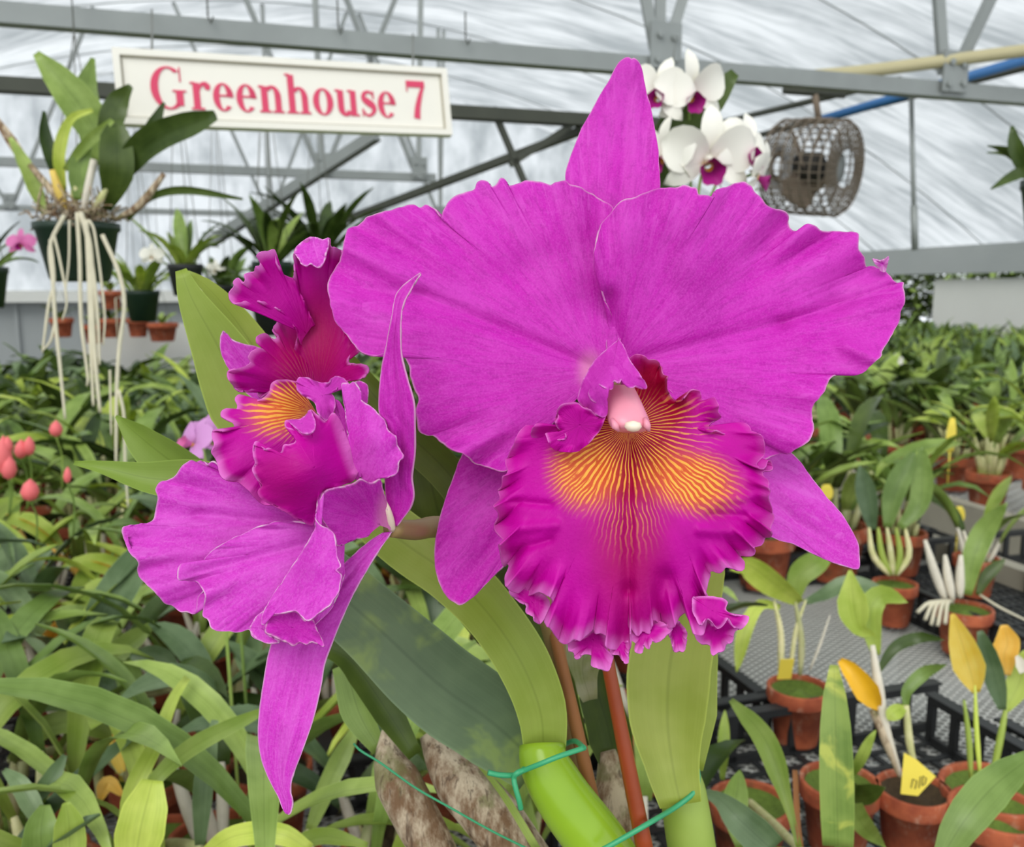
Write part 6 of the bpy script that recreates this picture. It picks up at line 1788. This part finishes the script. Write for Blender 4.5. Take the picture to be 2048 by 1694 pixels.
px_blade(plant, [(1000, 1260, .41), (900, 1090, .41), (860, 960, .41), (840, 900, .41)], 1, LO, widths=[100, 130, 130, 90], fold=.3, n=18, roll=.3)
px_blade(plant, [(1362, 1610, .374), (1345, 1530, .380), (1335, 1430, .388), (1345, 1300, .390), (1390, 1150, .394), (1420, 1050, .40)], 1, LL, widths=[84, 110, 150, 166, 162, 140, 110, 40], fold=.18, n=28, roll=.1, label='broad lime leaf below the lip')
px_blade(plant, [(1385, 1540, .41), (1392, 1430, .412), (1398, 1330, .416), (1410, 1200, .42)], 1, LL, widths=[40, 80, 70, 30], fold=.3, n=16, roll=-.4)
px_blade(plant, [(1240, 1560, .43), (1215, 1450, .43), (1195, 1380, .43), (1190, 1300, .43)], 1, LO, widths=[50, 90, 80, 40], fold=.3, n=16)
px_blade(plant, [(1150, 1500, .43), (1085, 1350, .42), (1040, 1230, .42), (1010, 1130, .42)], 1, LO, widths=[60, 110, 110, 60], fold=.2, n=16)
px_blade(plant, [(830, 1510, .42), (760, 1400, .42), (700, 1320, .42), (640, 1290, .42)], 1, LO, widths=[30, 60, 60, 30], fold=.3, n=16)
px_blade(plant, [(1180, 1400, .425), (1165, 1330, .425), (1190, 1240, .425)], 1, MAT['p_bulb'], widths=[30, 76, 60], fold=.3, n=12)
px_blade(plant, [(760, 1500, .44), (720, 1430, .44), (690, 1330, .44)], 1, MAT['p_mid'], widths=[30, 70, 50], fold=.3, n=12, roll=.3)

# pseudobulbs; all come together in the pot
RIM = POTC + np.array([0, 0, 0.115])


def cane(pts, w, mat, foot, label=None):
    q = spline(pts, 20)
    path = P(q[:, 0], q[:, 1], q[:, 2])
    r = np.interp(np.linspace(0, 1, 20), np.linspace(0, 1, len(w)), w) * q[:, 2] / FPX
    f = RIM + np.array([foot[0], foot[1], -.004])
    t = np.linspace(0, 1, 8)[1:, None]
    low = path[-1] * (1 - t) + f * t
    m = MB(); m.tube(np.vstack([path, low]), np.concatenate([r, np.linspace(r[-1], r[-1] * .6, 7)]), 18)
    o = m.obj('pseudobulb', mat, plant)
    if label: o['label'] = label
    return o


cane([(1084, 1490, .377), (1090, 1530, .374), (1130, 1600, .372), (1190, 1680, .372), (1225, 1730, .374)], [46, 54, 58, 60, 60], MAT['bulb'], (-.015, -.03), 'glossy bright green pseudobulb in front')
cane([(1350, 1500, .398), (1365, 1580, .396), (1378, 1660, .396), (1390, 1740, .398)], [30, 46, 48, 48], LL, (.045, -.015), 'pale green pseudobulb at right')
cane([(775, 1460, .425), (782, 1530, .422), (830, 1630, .42), (890, 1740, .42)], [12, 46, 46, 40], MAT['dry'], (-.045, .0), 'dry brown sheathed pseudobulb, leftmost')
cane([(850, 1470, .430), (890, 1530, .428), (980, 1630, .425), (1060, 1730, .425)], [12, 52, 58, 50], MAT['dry'], (-.03, .02), 'grey mossy dry pseudobulb')
cane([(1215, 1500, .43), (1225, 1560, .43), (1240, 1640, .43), (1250, 1740, .43)], [16, 40, 46, 44], MAT['dry'], (.01, .03), 'grey dry pseudobulb between the stakes')
cane([(980, 1560, .45), (1010, 1640, .45), (1060, 1740, .45)], [10, 16, 16], MAT['p_husk'], (-.01, .04))
px_blade(plant, [(930, 1500, .40), (1000, 1580, .405), (1075, 1700, .41)], 1, MAT['p_mid'], name='sheath', widths=[4, 14, 16], n=10)

# stakes (their feet are pushed into the pot)
for pts, mat, w, lab, foot in ((((1100, 1230, .382), (1140, 1400, .386), (1205, 1690, .392)), MAT['stake_tan'], 15, 'tan brown stake left of the reddish one, behind the front pseudobulb', (-.005, -.02)),
                               (((1205, 1270, .358), (1240, 1450, .360), (1290, 1700, .362)), MAT['stake_red'], 16, 'reddish brown plant stake rising to the middle of the lip', (.02, -.04))):
    q = spline(pts, 16); path = P(q[:, 0], q[:, 1], q[:, 2])
    f = RIM + np.array([foot[0], foot[1], -.03])
    m = MB(); m.tube(np.vstack([path, path[-1] * .5 + f * .5, f]), np.concatenate([np.linspace(w * .8, w * 1.1, 16) * .36 / FPX, [w * .36 / FPX] * 2]), 12)
    tag(m.obj('plant_stake', mat), lab, 'stake')

# green plastic wire ties
def wire(parts, label, r=.0011):
    t_ = empty('plant_tie', P(*parts[0][0]), label, 'plant tie')
    for pts in parts:
        q = spline(pts, 30)
        m = MB(); m.tube(P(q[:, 0], q[:, 1], q[:, 2]), r, 8); m.obj('wire', MAT['tie'], t_)
    return t_


wire([[(1168, 1496, .358), (1120, 1512, .3555), (1080, 1528, .3555), (1045, 1542, .360), (1030, 1550, .361), (1000, 1550, .358), (976, 1545, .357)],
      [(1048, 1540, .3595), (1034, 1546, .358), (1028, 1556, .359), (1031, 1575, .358), (1038, 1600, .358), (1042, 1618, .359)],
      [(1168, 1496, .358), (1150, 1482, .38), (1125, 1490, .392), (1090, 1500, .394), (1055, 1530, .380), (1045, 1542, .360)]],
     'green plastic wire tie twisted round the front pseudobulb')
wire([[(1384, 1524, .400), (1394, 1536, .386), (1396, 1560, .378), (1388, 1585, .374), (1350, 1615, .372), (1300, 1645, .356), (1240, 1680, .3545), (1200, 1702, .3545)]],
     'green plastic wire loop running from the right pseudobulb to the bottom edge')
wire([[(708, 1488, .40), (722, 1502, .395), (760, 1525, .393), (830, 1575, .392), (900, 1615, .392), (980, 1660, .393), (1060, 1700, .394)]], 'thin green string slanting across the dry pseudobulbs', r=.0005)
